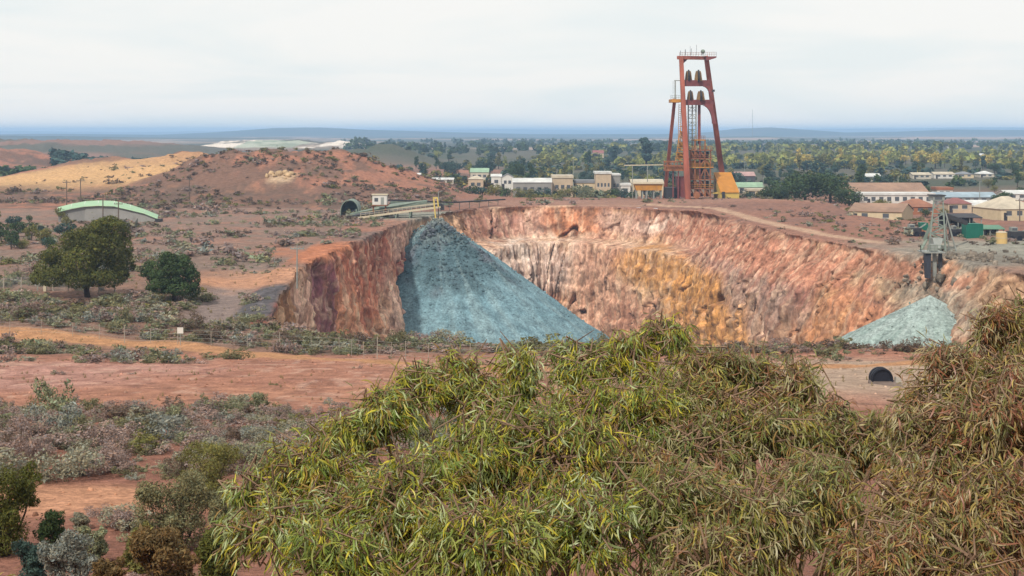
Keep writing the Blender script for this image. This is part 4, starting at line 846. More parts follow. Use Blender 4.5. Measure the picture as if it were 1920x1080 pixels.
BL = [
 # name, label, cat, px0, px1, top, eave, base, Y, depth, wall, roof, type, windows, rot
 ("large_shed", "tan metal shed with cream gable and low brown roof behind the pit", "shed", 1592, 1690, 384, 397, 417, 352, 15, "cream", "brown", 'x', 2, -0.42),
 ("warehouse", "long warehouse with weathered pinkish brown roof beyond the dark trees", "warehouse", 1592, 1742, 345, 362, 372, 470, 20, "cream", "brown", 'x', 8, 0),
 ("white_depot", "long white-walled depot in front of the brown-roofed warehouse", "depot", 1612, 1752, 362, 366, 380, 440, 9, "white", "white", 'flat', 9, 0),
 ("long_store", "long low store with pale blue roof right of the white depot", "store", 1757, 1872, 362, 370, 381, 448, 12, "grey", "blue", 'x', 7, 0),
 ("kiosk", "small orange-roofed block on the skyline of the long store", "building", 1757, 1786, 351, 356, 364, 475, 6, "white", "terracotta", 'flat', 2, 0),
 ("brick_house", "house with orange tiled roof behind the lattice tower", "house", 1694, 1758, 374, 388, 398, 395, 10, "brick", "terracotta", 'hip', 3, 0),
 ("red_house", "red-roofed house right of the lattice tower", "house", 1778, 1822, 372, 382, 396, 405, 9, "tan", "red", 'hip', 2, 0),
 ("white_house", "white-roofed house beyond the green container", "house", 1818, 1858, 377, 385, 394, 412, 9, "pale", "white", 'x', 2, 0),
 ("cream_house", "cream house with broad pale hipped roof at the right edge", "house", 1874, 1950, 370, 392, 404, 372, 14, "cream", "cream", 'hip', 3, 0.2),
 ("far_store", "white roofed store at the right edge beyond the cream house", "store", 1888, 1960, 358, 364, 372, 470, 10, "white", "white", 'x', 4, 0),
 ("pink_house", "house with pink roof just right of the yellow shed", "house", 1380, 1416, 323, 330, 340, 640, 10, "dark", "pink", 'x', 2, 0),
 ("mint_house", "low house with mint green roof below the pink-roofed one", "house", 1384, 1432, 343, 351, 363, 520, 9, "pale", "mint", 'x', 3, 0),
 ("cream_store", "small cream store left of the big dark trees", "store", 1402, 1434, 354, 358, 368, 505, 6, "cream", "cream", 'flat', 2, 0),
 ("villa", "white-roofed house in the trees behind the brown-roofed warehouse", "house", 1624, 1652, 326, 331, 339, 660, 9, "pale", "white", 'x', 2, 0),
 ("row_house", "cream-roofed house at the left end of the distant street row", "house", 1712, 1746, 324, 328, 336, 690, 9, "pale", "cream", 'x', 3, 0),
 ("row_house", "cream-roofed house in the middle of the distant street row", "house", 1752, 1790, 323, 327, 335, 695, 9, "white", "cream", 'x', 3, 0),
 ("row_house", "grey-roofed house at the right end of the distant street row", "house", 1796, 1826, 322, 327, 334, 700, 9, "cream", "grey", 'hip', 2, 0),
 ("row_house", "white-roofed house standing apart right of the distant street row", "house", 1838, 1864, 321, 326, 334, 705, 9, "pale", "white", 'hip', 2, 0),
 ("church", "tiny white building with pointed roof far off at the right", "building", 1836, 1852, 288, 294, 302, 1150, 9, "white", "white", 'y', 2, 0),
 ("far_hall", "tiny white hall far off in the trees right of the headframe", "building", 1496, 1514, 287, 291, 297, 1250, 9, "white", "white", 'x', 2, 0),
 ("silo_house", "tiny white block on the far plain near the right edge", "building", 1780, 1790, 272, 274, 282, 1700, 8, "white", "white", 'flat', 1, 0),
 # left of the headframe
 ("mint_hall", "hall with pale mint green roof among trees left of the headframe", "hall", 882, 916, 316, 323, 332, 660, 12, "pale", "mint", 'x', 3, 0),
 ("tan_office", "two-storey tan office with white parapet left of the headframe", "building", 1117, 1146, 322, 326, 366, 495, 10, "tan", "white", 'flat', 4, 0),
 ("tan_annex", "grey annex with white parapet attached right of the tan office", "building", 1147, 1163, 326, 329, 364, 502, 10, "grey", "white", 'flat', 2, 0),
 ("cream_wing", "cream low wing left of the two-storey tan office", "building", 1078, 1116, 338, 343, 362, 500, 9, "cream", "grey", 'flat', 3, 0),
 ("tan_hall", "tan hall with pale parapet behind the light pole", "hall", 1036, 1074, 329, 334, 368, 498, 12, "tan", "cream", 'flat', 3, 0),
 ("verandah_store", "long store with white verandah roof and dark open front", "store", 962, 1034, 335, 342, 366, 490, 10, "grey", "white", 'x', 5, 0),
 ("white_cottage", "small white cottage left of the verandah store", "house", 921, 940, 327, 331, 346, 560, 7, "white", "white", 'x', 1, 0),
 ("white_cottage", "white gable-fronted cottage nearest left of the verandah store", "house", 941, 962, 326, 332, 348, 550, 7, "white", "grey", 'y', 2, 0),
 ("cream_cottage", "cream cottage left of the two white cottages", "house", 878, 906, 330, 336, 352, 530, 8, "tan", "cream", 'hip', 2, 0),
 ("long_roof", "low long white-roofed shed at the foot of the brown hill", "shed", 796, 850, 334, 337, 345, 600, 8, "pale", "white", 'x', 4, 0),
 ("farm_shed", "tiny white-roofed shed left of the long white-roofed shed", "shed", 770, 788, 325, 329, 337, 640, 7, "dark", "white", 'x', 1, 0),
 ("white_shop", "small white shop right of the tan office", "shop", 1164, 1182, 344, 348, 366, 500, 7, "white", "white", 'flat', 1, 0),
 ("cream_depot", "cream depot behind the ochre ore bin", "depot", 1184, 1244, 337, 343, 366, 505, 9, "cream", "cream", 'x', 4, 0),
 ("red_roof_house", "far house with dull red roof above the tan office", "house", 1112, 1132, 282, 287, 294, 1150, 9, "tan", "red", 'x', 2, 0),
]
for b in BL:
    building(b[0], b[1], b[2], b[3], b[4], b[5], b[6], b[7], b[8], b[9], WM[b[10]], RM[b[11]], b[12], b[13], True, b[14])

# long arched green-roofed shed on the left
gs = at(202, 412, 330); gs.z = gz(gs.x, gs.y)
gt = Thing("arched_shed", gs, "long low shed with pale green bowed roof on the left", "shed")
M_GROOF = mat("pale_green_roof", C(176, 214, 172), .5, .08, .5)
ctl = [(108, 390, 0), (135, 383, 1), (160, 378.5, 2), (185, 377, 2), (215, 378, 2), (245, 385, 1), (272, 394, 0), (297, 404, -1)]
def bow():
    top = [at(x, y, 334 + d) for x, y, d in ctl]; bot = [at(x - (2 if i else 0), y + (9 if i < 6 else 6.5) + (0 if i else -1), 327 + d) for i, (x, y, d) in enumerate(ctl)]
    for i in range(len(ctl) - 1):
        q = [bot[i], bot[i + 1], top[i + 1], top[i]]
        m = MB().add(q + [p + Vector((0, .05, .15)) for p in q], [(0, 1, 2, 3), (7, 6, 5, 4), (0, 4, 5, 1), (1, 5, 6, 2), (2, 6, 7, 3), (3, 7, 4, 0)])
        gt.part("roof_panel", m, M_GROOF)
        gt.part("rib", MB().bar(bot[i] + Vector((0, -.03, .06)), top[i] + Vector((0, -.03, .1)), .12), M_WHITE)
        w0, w1 = bot[i] + Vector((0, .5, -.05)), bot[i + 1] + Vector((0, .5, -.05))
        gt.part("wall_panel", MB().add([w0, w1, Vector((w1.x, w1.y, gz(w1.x, w1.y) - .5)), Vector((w0.x, w0.y, gz(w0.x, w0.y) - .5))] + [p + Vector((0, .1, 0)) for p in (w0, w1, Vector((w1.x, w1.y, gz(w1.x, w1.y) - .5)), Vector((w0.x, w0.y, gz(w0.x, w0.y) - .5)))], [(3, 2, 1, 0), (4, 5, 6, 7), (0, 1, 5, 4), (2, 3, 7, 6), (1, 2, 6, 5), (3, 0, 4, 7)]), WM["grey"])
    gt.part("end_vent", MB().box(bot[-1].x - .6, bot[-1].x + .5, bot[-1].y + .3, bot[-1].y + 3, bot[-1].z - .7, bot[-1].z - .05), M_DARK)
bow()

# ------------------------------------------------------------------ poles, fences, sign, culvert
def pole(label, px, pyt, pyb, Y, arm=True, m=M_WOOD, r=.13, cat="power pole", name="power_pole"):
    X = (px - 960) / F * Y; g = gz(X, Y); top = at(px, pyt, Y).z; t = Thing(name, (X, Y, g), label, cat)
    t.part("pole", MB().tube([(X, Y, g - .4), (X, Y, top)], [r * 1.2, r * .8], 8), m)
    if arm:
        t.part("crossarm", MB().bar((X - .9, Y, top - .5), (X + .9, Y, top - .5), .14), m)
        for d in (-.8, -.3, .3, .8): t.part("insulator", MB().tube([(X + d, Y, top - .45), (X + d, Y, top - .2)], .06, 6), M_GREY)
    else: t.part("lamp_arm", MB().bar((X, Y, top - .05), (X + .9, Y, top + .1), .1), M_GREY)
for a in [("tall timber power pole behind the green bowed shed", 151, 335, 400, 338), ("faint timber pole left of the tall pole by the bowed shed", 125, 338, 392, 350), ("short timber pole rising from the middle of the bowed shed", 193, 364, 405, 322),
          ("timber power pole on the bare slope left of the brown hill", 355, 333, 384, 400), ("short pole at the right half of the bowed shed", 222, 378, 405, 324), ("timber pole at the right edge beside the cream house", 1912, 372, 420, 330)]: pole(*a)
pole("slim steel pole standing on the left rim of the pit", 557, 459, 525, 198, True, M_GREY, .09)
for a in [("tall light pole in front of the tan hall", 1075, 296, 350, 520), ("light pole right of the brown-roofed warehouse", 1837, 340, 375, 440), ("light pole left above the brown-roofed warehouse", 1684, 330, 350, 520), ("light pole left of the big dark trees", 1431, 332, 368, 480),
          ("slim pole beside the conveyor head frame", 822, 359, 388, 342), ("light pole among the distant yellow trees", 1396, 303, 325, 760)]:
    pole(*a, arm=False, m=M_GREY, r=.11, cat="light pole", name="light_pole")
mr_ = at(1411, 238, 4200)
ms = Thing("radio_mast", (mr_.x, 4200, gz(mr_.x, 4200)), "faint radio mast on the horizon right of the headframe", "mast")
ms.part("mast", MB().tube([(mr_.x, 4200, gz(mr_.x, 4200) - 1), (mr_.x, 4200, at(1411, 205, 4200).z)], [.8, .4], 6), M_GREY)
ms.part("guy", MB().bar((mr_.x, 4200, at(1411, 215, 4200).z), (mr_.x + 25, 4200, gz(mr_.x + 25, 4200)), .12).bar((mr_.x, 4200, at(1411, 215, 4200).z), (mr_.x - 25, 4200, gz(mr_.x - 25, 4200)), .12), M_GREY)

def fence(name, label, pts, spacing, h, wires, post_m, pr=.045, mesh=None):
    P = np.array(pts); L = np.concatenate([[0], np.cumsum(np.hypot(*np.diff(P, axis=0).T))]); n = int(L[-1] / spacing); t = np.linspace(0, L[-1], n + 1)
    Q = [Vector((x, y, gz(x, y))) for x, y in zip(np.interp(t, L, P[:, 0]), np.interp(t, L, P[:, 1]))]
    T_ = Thing(name, Q[0], label, "fence"); rg = random.Random(5)
    for i, q in enumerate(Q):
        hh = h * rg.uniform(.94, 1.06) * (1.12 if i % 5 == 0 else 1); r = pr * (1.5 if i % 5 == 0 else 1)
        T_.part("post", MB().tube([q - Vector((0, 0, .3)), q + Vector((rg.uniform(-.05, .05), 0, hh))], r, 6), post_m)
    for k in range(wires):
        T_.part("wire", MB().tube([q + Vector((0, 0, h * (.25 + .7 * k / max(1, wires - 1)))) for q in Q], .009, 4), M_GREY)
    if mesh:
        b = MB()
        for i in range(len(Q) - 1):
            for s in np.arange(0, 1, 1.0 / 14):
                p = Q[i].lerp(Q[i + 1], s); b.bar(p + Vector((0, 0, .05)), Q[i].lerp(Q[i + 1], min(1, s + .12)) + Vector((0, 0, h * .95)), .014); b.bar(p + Vector((0, 0, h * .95)), Q[i].lerp(Q[i + 1], min(1, s + .12)) + Vector((0, 0, .05)), .014)
        T_.part("wire_mesh", b, M_GREY)
    return T_, Q
fpx = [(-40, 626), (150, 634), (345, 652), (492, 656), (632, 665), (780, 677), (930, 686), (1100, 690)]
M_POST = mat("pale_steel_post", C(184, 174, 160), .7, .1, 2)
fq = [gp(a, b) for a, b in fpx]
fence("wire_fence", "wire fence with thin pale posts along the far side of the dirt road", [(q.x, q.y) for q in fq], 3.25, 1.5, 4, M_POST, .024)
lf = [at(-60, 540, 192), at(60, 540, 191), at(215, 545, 186)]
lfn, lq = fence("mesh_fence", "wire mesh fence with timber posts in front of the big dark gum", [(q.x, q.y) for q in lf], 2.2, 1.55, 3, M_POST, .07, True)
sg = gp(338, 650); sp = at(338, 619.5, sg.y - .1)
st_ = Thing("warning_sign", (sp.x, sp.y, sg.z), "small square white sign fixed to the wire fence", "sign")
st_.part("board", MB().box(sp.x - .27, sp.x + .27, sp.y - .02, sp.y, sp.z - .27, sp.z + .27), M_WHITE)
st_.part("stake", MB().box(sp.x - .03, sp.x + .03, sp.y, sp.y + .04, sg.z - .2, sp.z + .2), M_GREY)
for (px, w, lab) in ((70, .55, "small white board on the mesh fence at the left"),):
    q = at(px, 532, 188.5); gzz = gz(q.x, 188.5); t = Thing("notice_board", (q.x, 188.5, gzz), lab, "sign")
    t.part("board", MB().box(q.x - .3, q.x + .3, 188.4, 188.43, gzz + .7, gzz + 1.4), M_WHITE); t.part("stake", MB().box(q.x - .04, q.x + .04, 188.43, 188.5, gzz - .2, gzz + 1.3), M_GREY)
q = at(84, 530, 188.8); gzz = gz(q.x, 188.8)
gp_ = Thing("gate_post", (q.x, 188.8, gzz), "stout pale gate post in the mesh fence at the left", "post")
gp_.part("post", MB().box(q.x - .17, q.x + .17, 188.7, 189.04, gzz - .3, gzz + 1.55), M_CREAM); gp_.part("cap", MB().box(q.x - .21, q.x + .21, 188.66, 189.08, gzz + 1.55, gzz + 1.66), M_CREAM)

M_STONE = mat("grey_stone", C(128, 112, 104), .9, .25, 2)
cq = gp(1655, 722, 60)
cu = Thing("culvert_pipe", cq, "black drum-like culvert pipe end beside the sandy track", "pipe")
def ring(b, R, r, y0, y1, n=28):
    for i in range(n):
        a0, a1 = 2 * math.pi * i / n, 2 * math.pi * (i + 1) / n; c = cq + Vector((0, 0, .28))
        p = lambda a, q, y: Vector((c.x + q * math.cos(a), y, c.z + q * math.sin(a)))
        b.prism([p(a0, R, y0), p(a1, R, y0), p(a1, r, y0), p(a0, r, y0)], (0, y1 - y0, 0))
ring(b_ := MB(), .64, .57, cq.y, cq.y + .9); cu.part("shell", b_, M_BLACK)
for k in range(2): ring(b_ := MB(), .67, .63, cq.y + .15 + k * .4, cq.y + .3 + k * .4); cu.part("corrugation", b_, M_BLACK)
cu.part("plug", MB().tube([cq + Vector((0, .1, 0.28)), cq + Vector((0, .2, 0.28))], .58, 28), M_BLACK)
cu.part("apron", MB().prism([cq + Vector((-.9, -.9, -.28)), cq + Vector((1.1, -1.0, -.28)), cq + Vector((1.0, .3, .05)), cq + Vector((-.8, .3, .05))], (0, 0, .16)), M_STONE)
cu.part("side_stone", MB().prism([cq + Vector((.72, -.1, -.1)), cq + Vector((1.15, -.2, -.1)), cq + Vector((1.05, -.1, .35)), cq + Vector((.8, -.05, .42))], (0, .4, 0)), M_CONC)

# pale rock outcrop on the brown hill
ro = Thing("rock_outcrop", OUT, "pale rocky outcrop on the front of the brown hill", "rock outcrop"); rgo = np.random.default_rng(12); M_PALER = mat("pale_rock", C(214, 182, 142), .9, .3, .8, bump=.6, bscale=2)
for i in range(16):
    x = OUT.x + rgo.normal() * 2.2; y = OUT.y + rgo.normal() * 2.0; V, Fc, _c = rocks(np.array([[x - OUT.x, y - OUT.y, gz(x, y) + .1 - OUT.z]]), np.array([rgo.uniform(.4, 1.2)]), np.ones((1, 3)), rgo); obj("boulder", mesh_np("boulder", V, Fc), M_PALER, ro.o)

# broken rock tipped round the chute
ng = 420; gx_ = 66 + rgo.normal(size=ng) * 7; gy_ = 236 + rgo.normal(size=ng) * 6; dI = -sdf_rim(gx_, gy_); kk = dI < 4.5; gx_, gy_, dI = gx_[kk], gy_[kk], dI[kk]
V, Fc, cv_ = rocks(np.stack([gx_, gy_, hgt(gx_, gy_) - np.clip(dI, 0, 9) * 1.05 + .1], 1), rgo.lognormal(-1.35, .5, len(gx_)), np.array(C(146, 134, 120))[None] * rgo.uniform(.6, 1.3, (len(gx_), 1)), rgo)
tag(obj("tipped_rubble", mesh_np("tipped_rubble", V, Fc, cv_), M_ROCK), "grey-brown broken rock tipped round the chute at the pit edge", "rubble", None, "stuff")
# ------------------------------------------------------------------ vegetation
def leafcloud(seed, blobs, n, size, aspect=.45, hollow=.45, rand=.7, colvar=.28, hang=0.0, squash=1.0):
    rng = np.random.default_rng(seed); B = np.array(blobs, dtype=float)      # x y z rx ry rz
    w = (B[:, 3] * B[:, 4] + B[:, 4] * B[:, 5] + B[:, 3] * B[:, 5]); k = rng.choice(len(B), n, p=w / w.sum())
    d = rng.normal(size=(n, 3)); d /= np.linalg.norm(d, axis=1)[:, None]
    r = hollow + (1 - hollow) * rng.uniform(0, 1, n) ** .6; r *= 1 + .14 * rng.normal(size=n) * (rng.uniform(size=n) < .3)
    P = B[k, :3] + d * r[:, None] * B[k, 3:6]
    nm = d + rand * rng.normal(size=(n, 3)); nm /= np.linalg.norm(nm, axis=1)[:, None]
    t = np.cross(nm, rng.normal(size=(n, 3)) + np.array([0, 0, -hang * 4])[None] * 0); t /= np.linalg.norm(t, axis=1)[:, None]
    if hang > 0:
        t = t * (1 - hang) + np.array([0, 0, -1.0]) * hang; t /= np.linalg.norm(t, axis=1)[:, None]
    b = np.cross(nm, t); b /= np.linalg.norm(b, axis=1)[:, None]
    L = size * rng.lognormal(0, .3, n)[:, None]; W = L * aspect
    V = np.stack([P - t * L, P + b * W, P + t * L, P - b * W], 1)
    # broad clumps differ a little in leaf colour as well as single leaves
    c = 1 + colvar * rng.uniform(-1, 1, n); cl = 1 + .22 * (rng.uniform(size=len(B)) * 2 - 1); c *= cl[k]
    hue = rng.uniform(-1, 1, n) * colvar * .5
    col = np.stack([c * (1 + hue), c, c * (1 - hue)], 1)
    return V.reshape(-1, 3), np.arange(4 * n).reshape(-1, 4), np.repeat(col, 4, 0)
def leaf_mat(name, col, trans=.22): return mat(name, col, .7, .12, .8, attr=True, trans=trans, spec=.2)
LMAT = {k: leaf_mat("leaf_" + k, c) for k, c in dict(
    gum=C(104, 106, 46, 1.0), dark=C(72, 90, 52, 1.15), darkblue=C(70, 92, 84, 1.2), olive=C(126, 122, 66, 1.15), yellow=C(206, 184, 96, 1.1), yellowgreen=C(152, 154, 80, 1.15), sage=C(126, 128, 98, 1.5), salt=C(142, 138, 118, 1.45), saltblue=C(136, 138, 128, 1.4), mauve=C(142, 122, 114, 1.65), olivegrey=C(118, 114, 82, 1.5), drybrown=C(112, 94, 80, 1.3), rust=C(128, 104, 66, 1.15), grassy=C(150, 134, 92)).items()}
M_BARK = mat("grey_bark", C(128, 112, 98), .9, .3, 3, bump=.4, bscale=10, stretch=(3, 3, .6))
M_BARKD = mat("dark_bark", C(84, 70, 62), .9, .3, 3, stretch=(3, 3, .6))
def crown_blobs(rg, kind, h, w):
    out = []
    if kind == 'round':
        out.append((0, 0, h * .62, w * .36, w * .36, h * .3))
        for i in range(9):
            a = rg.uniform(0, 6.28); q = rg.uniform(.2, .36) * w; out.append((q * math.cos(a), q * math.sin(a), h * rg.uniform(.4, .82), w * rg.uniform(.14, .24), w * rg.uniform(.14, .24), h * rg.uniform(.1, .17)))
    elif kind == 'tall':
        for i in range(9):
            z = h * (.35 + .6 * i / 8); q = w * .2 * rg.random(); a = rg.uniform(0, 6.28); rr = w * (.34 - .02 * abs(i - 4)) * rg.uniform(.6, 1.0); out.append((q * math.cos(a), q * math.sin(a), z, rr, rr, h * .1))
    else:                                   # low bushy to the ground
        out.append((0, 0, h * .45, w * .4, w * .4, h * .42))
        for i in range(7):
            a = rg.uniform(0, 6.28); q = rg.uniform(.15, .36) * w; out.append((q * math.cos(a), q * math.sin(a), h * rg.uniform(.3, .7), w * rg.uniform(.16, .26), w * rg.uniform(.16, .26), h * rg.uniform(.16, .28)))
    return out
def trunk_mb(rg, blobs, h, r, split=.32):
    b = MB(); s = Vector((0, 0, h * split)); b.tube([(0, 0, -.4), (rg.uniform(-.03, .03) * h, 0, h * split * .5), s], [r * 1.3, r, r * .8], 7)
    for B in blobs[:7]: e = Vector(B[:3]); m = s.lerp(e, .5) + Vector((rg.uniform(-.05, .05) * h, rg.uniform(-.05, .05) * h, .03 * h)); b.tube([s, m, e], [r * .6, r * .4, r * .15], 5, False)
    return b
TREE_VARS = {}
def tree_var(kind, mk, v, nleaf):
    key = (kind, mk, v, nleaf)
    if key not in TREE_VARS:
        rg = random.Random(sum(map(ord, kind)) + v * 7 + len(mk)); h, w = 7.0, {'round': 7.0, 'tall': 4.0, 'low': 7.5}[kind]
        bl = crown_blobs(rg, kind, h, w); V, Fc, c = leafcloud(v * 31 + len(mk) + len(kind), bl, nleaf, .30 if nleaf < 1000 else .19, .6, .5)
        me = mesh_np("crown", V, Fc, c); me.materials.append(LMAT[mk]); tr = trunk_mb(rg, bl, h, .2); tm = bpy.data.meshes.new("trunk"); tm.from_pydata(tr.v, [], tr.f); tm.materials.append(M_BARKD); TREE_VARS[key] = (me, tm)
    return TREE_VARS[key]
def tree(name, label, X, Y, h, kind, mk, v, group=None, wscale=1.0, nleaf=620, rz=None):
    me, tm = tree_var(kind, mk, v, nleaf); g = gz(X, Y) - .1
    r = empty(name, (X, Y, g), label, "tree", group); s = h / 7.0; r.scale = (s * wscale, s * wscale, s); r.rotation_euler = (0, 0, rz if rz is not None else (X * 12.9 + Y * 3.7) % 6.28)
    obj("trunk", tm, None, r); obj("crown", me, None, r); return r
rngT = random.Random(11)
# named trees of the town: px, base row via Y, height in px
def ptree(label, px, Y, hpx, kind, mk, v, ws=1.0, name="town_tree", nleaf=620, group=None):
    return tree(name, label, (px - 960) / F * Y, Y, hpx * Y / F, kind, mk, v, group, ws, nleaf)
for a in [("broad dark gum at the left of the dark clump behind the plateau", 1474, 452, 56, 'low', 'dark', 0, 1.3), ("tallest dark gum in the clump behind the plateau", 1510, 462, 70, 'low', 'dark', 1, 1.3), ("dark gum right of the middle of the clump behind the plateau", 1556, 458, 66, 'low', 'dark', 2, 1.35),
          ("low dark gum at the right end of the clump behind the plateau", 1592, 440, 44, 'low', 'dark', 0, 1.4), ("small dark gum at the left end of the clump behind the plateau", 1450, 448, 44, 'low', 'dark', 1, 1.3), ("rounded green tree beside the tan metal shed", 1660, 400, 30, 'round', 'olive', 0, 1.3),
          ("dark tree overlapping the verandah store", 985, 470, 26, 'low', 'darkblue', 0, 1.3), ("dark round tree above the tan hall", 1100, 545, 40, 'low', 'darkblue', 2, 1.0), ("dark tree above the white cottages", 966, 640, 46, 'low', 'dark', 0, .9),
          ("dark round tree left of the mint-roofed hall", 847, 690, 42, 'low', 'darkblue', 1, .9), ("dark tree beside the mint-roofed hall", 908, 720, 44, 'low', 'darkblue', 0, 1.0), ("tall hazy tree standing over the town left of the headframe", 1212, 900, 56, 'tall', 'darkblue', 1, 1.3),
          ("tall thin pine on the skyline left of the tall hazy tree", 1150, 950, 40, 'tall', 'darkblue', 0, .9), ("dark tree right of the long pale blue store", 1880, 430, 34, 'round', 'dark', 1, 1.2)]:
    ptree(*a, nleaf=2600)
for i, (px, Y, hp_, mk, wh) in enumerate([(885, 500, 20, 'dark', "before the cream cottage"), (905, 495, 18, 'darkblue', "at the right corner of the cream cottage"), (930, 492, 22, 'olive', "before the smaller white cottage"), (948, 486, 18, 'dark', "before the gable-fronted white cottage"), (1000, 476, 16, 'dark', "before the middle of the verandah store"), (1020, 478, 20, 'darkblue', "before the right end of the verandah store"), (1046, 484, 17, 'dark', "before the left half of the tan hall"), (1062, 480, 20, 'olive', "before the right half of the tan hall"),
        (1090, 484, 24, 'darkblue', "before the cream low wing"), (1112, 480, 17, 'dark', "where cream wing and tan office meet"), (1130, 484, 15, 'olive', "before the tan office"), (1148, 480, 19, 'dark', "before the grey annex"), (1170, 486, 17, 'darkblue', "before the small white shop"), (1186, 478, 14, 'dark', "before the left end of the cream depot"), (1225, 480, 18, 'darkblue', "before the right end of the cream depot"), (1395, 478, 20, 'dark', "before the mint-roofed house"), (1412, 474, 16, 'darkblue', "between yellow shed and dark clump of gums"), (1428, 470, 22, 'olive', "before the small cream store"),
        (1640, 428, 14, 'dark', "before the left end of the white depot"), (1700, 426, 16, 'olive', "before the right half of the white depot"), (1735, 384, 18, 'dark', "before the orange-roofed brick house"), (1770, 392, 14, 'olive', "left of the red-roofed house"), (1835, 398, 16, 'dark', "before the white-roofed house"), (1862, 392, 20, 'darkblue', "left of the cream hipped-roof house"), (1890, 420, 20, 'dark', "behind the cream hipped-roof house")]):
    ptree("low %s shrubby tree %s" % ({'dark': 'dark green', 'darkblue': 'blue-green', 'olive': 'olive'}[mk], wh), px, Y, hp_ * (1.4 if i < 15 else 1.15), 'low', mk, i % 3, 1.25)
LAB = {'dark': "dark green tree", 'darkblue': "dull blue-green tree", 'olive': "olive green tree", 'yellow': "yellow autumn tree", 'yellowgreen': "yellow-green tree"}
ZONE = [(860, "beyond the foot of the brown hill"), (960, "around the mint-roofed hall"), (1080, "behind the verandah store"), (1180, "behind the tan office"), (1340, "behind the ore bin and headframe"), (1450, "beyond the yellow shed"), (1600, "behind the dark clump of gums"), (1750, "beyond the brown-roofed warehouse"), (1870, "beyond the pale blue store"), (9999, "at the right edge of town")]
def scatter(n, px0, px1, y0, y1, hs, mks, where, kinds=('round', 'low', 'tall', 'low'), avoid=True):
    k = 0; tries = 0
    while k < n and tries < n * 20:
        tries += 1; Y = math.exp(rngT.uniform(math.log(y0), math.log(y1))); px = rngT.uniform(px0, px1); X = (px - 960) / F * Y
        if avoid and any(b[3] - 4 < px < b[4] + 4 and -14 < Y - b[8] < b[9] + 6 for b in BL): continue
        # keep the fronts of buildings open
        if avoid and any(b[3] - 2 < px < b[4] + 2 and 0 < b[8] - Y < 110 for b in BL) and rngT.random() < .8: continue
        mk = rngT.choice(mks); kd = rngT.choice(kinds); h = rngT.uniform(*hs) * (.6 if kd == 'low' else 1)
        wh = where if px < 200 else where + " " + [z for q, z in ZONE if px < q][0]; lb = {'low': "low bushy ", 'tall': "slender ", 'round': "round "}[kd] + LAB[mk]
        tree("town_tree", "%s %s" % (lb, wh), X, Y, h, kd, mk, rngT.randrange(3), "%s %s" % (lb.replace("tree", "trees"), wh), rngT.uniform(.8, 1.25)); k += 1
scatter(90, 760, 1260, 520, 900, (4.5, 8), ['dark', 'darkblue', 'olive', 'darkblue', 'yellowgreen'], "in town")
scatter(70, 1370, 1960, 480, 850, (4.5, 8), ['dark', 'darkblue', 'olive', 'darkblue'], "in town")
scatter(46, 1350, 1980, 850, 1100, (7, 11), ['yellow', 'yellow', 'yellowgreen', 'olive'], "in the sunny row", ('round', 'round', 'tall'))
scatter(50, 800, 1330, 900, 1500, (6, 11), ['darkblue', 'dark', 'yellowgreen', 'olive'], "far off", avoid=False)
scatter(34, 1350, 1980, 1100, 1600, (6, 10), ['darkblue', 'yellowgreen', 'olive', 'dark'], "far off", avoid=False)
scatter(20, -40, 130, 250, 330, (2.5, 4.2), ['dark', 'olive', 'darkblue'], "in the scrub below the bowed shed", ('low', 'round'), False)

# distant woodland that reads as one mass
def mass(name, label, pts, rad, hts, nleaf, mk, seed, cat="woodland", leaf=.5):
    Vs, Fs, Cs = [], [], []; rng = np.random.default_rng(seed); o = 0
    tmpl = [leafcloud(seed + i, [(0, 0, .45, .5, .5, .5), (.25, .1, .6, .3, .3, .35), (-.25, -.1, .4, .3, .3, .3)], nleaf, leaf * .5, .7, .5) for i in range(5)]
    for i, (X, Y, Z) in enumerate(pts):
        V, Fc, c = tmpl[rng.integers(5)]; a = rng.uniform(0, 6.28); ca, sa = math.cos(a), math.sin(a); r, h = rad[i] * 2, hts[i]
        W = np.stack([(V[:, 0] * ca - V[:, 1] * sa) * r + X, (V[:, 0] * sa + V[:, 1] * ca) * r + Y, V[:, 2] * h + Z], 1)
        Vs.append(W); Fs.append(Fc + o); Cs.append(c * rng.uniform(.75, 1.25)); o += len(V)
    ob = obj(name, mesh_np(name, np.vstack(Vs), np.vstack(Fs), np.vstack(Cs)), LMAT[mk]); return tag(ob, label, cat, None, "stuff")
rn = np.random.default_rng(8)
def rpts(n, u0, u1, y0, y1, noise=None):
    Y = np.exp(rn.uniform(math.log(y0), math.log(y1), n)); X = (rn.uniform(u0, u1, n) - 960) / F * Y
    if noise: k = fbm2(X / noise[0], Y / noise[0] / 2, 3, 71) > noise[1]; X, Y = X[k], Y[k]
    return np.stack([X, Y, hgt(X, Y) - .1], 1)
p = rpts(900, 640, 2100, 1300, 3200, (160, -.15)); mass("far_woodland", "hazy belt of woodland beyond the town", p, rn.uniform(3, 6, len(p)), rn.uniform(5, 9, len(p)), 26, 'dark', 81)
p = rpts(420, 1000, 2000, 900, 1700, (90, -.1)); mass("far_woodland", "pale yellow-green belt of trees at the far edge of town", p, rn.uniform(2.5, 5, len(p)), rn.uniform(5, 8, len(p)), 34, 'yellowgreen', 83)
p = rpts(700, 740, 2000, 560, 1300, (50, -.1))
p = np.array([q for q in p if not any(b[3] - 3 < 960 + q[0] / q[1] * F < b[4] + 3 and -90 < q[1] - b[8] < b[9] + 4 for b in BL)])
for j, mk in enumerate(('dark', 'olive', 'darkblue')):
    pj = p[j::3]; mass("town_shrubbery", "%s garden shrubbery between the houses of the town" % ('dark green', 'olive', 'blue-green')[j], pj, rn.uniform(1.6, 3.2, len(pj)), rn.uniform(2, 4.5, len(pj)), 60, mk, 91 + j, "shrubbery", .34)
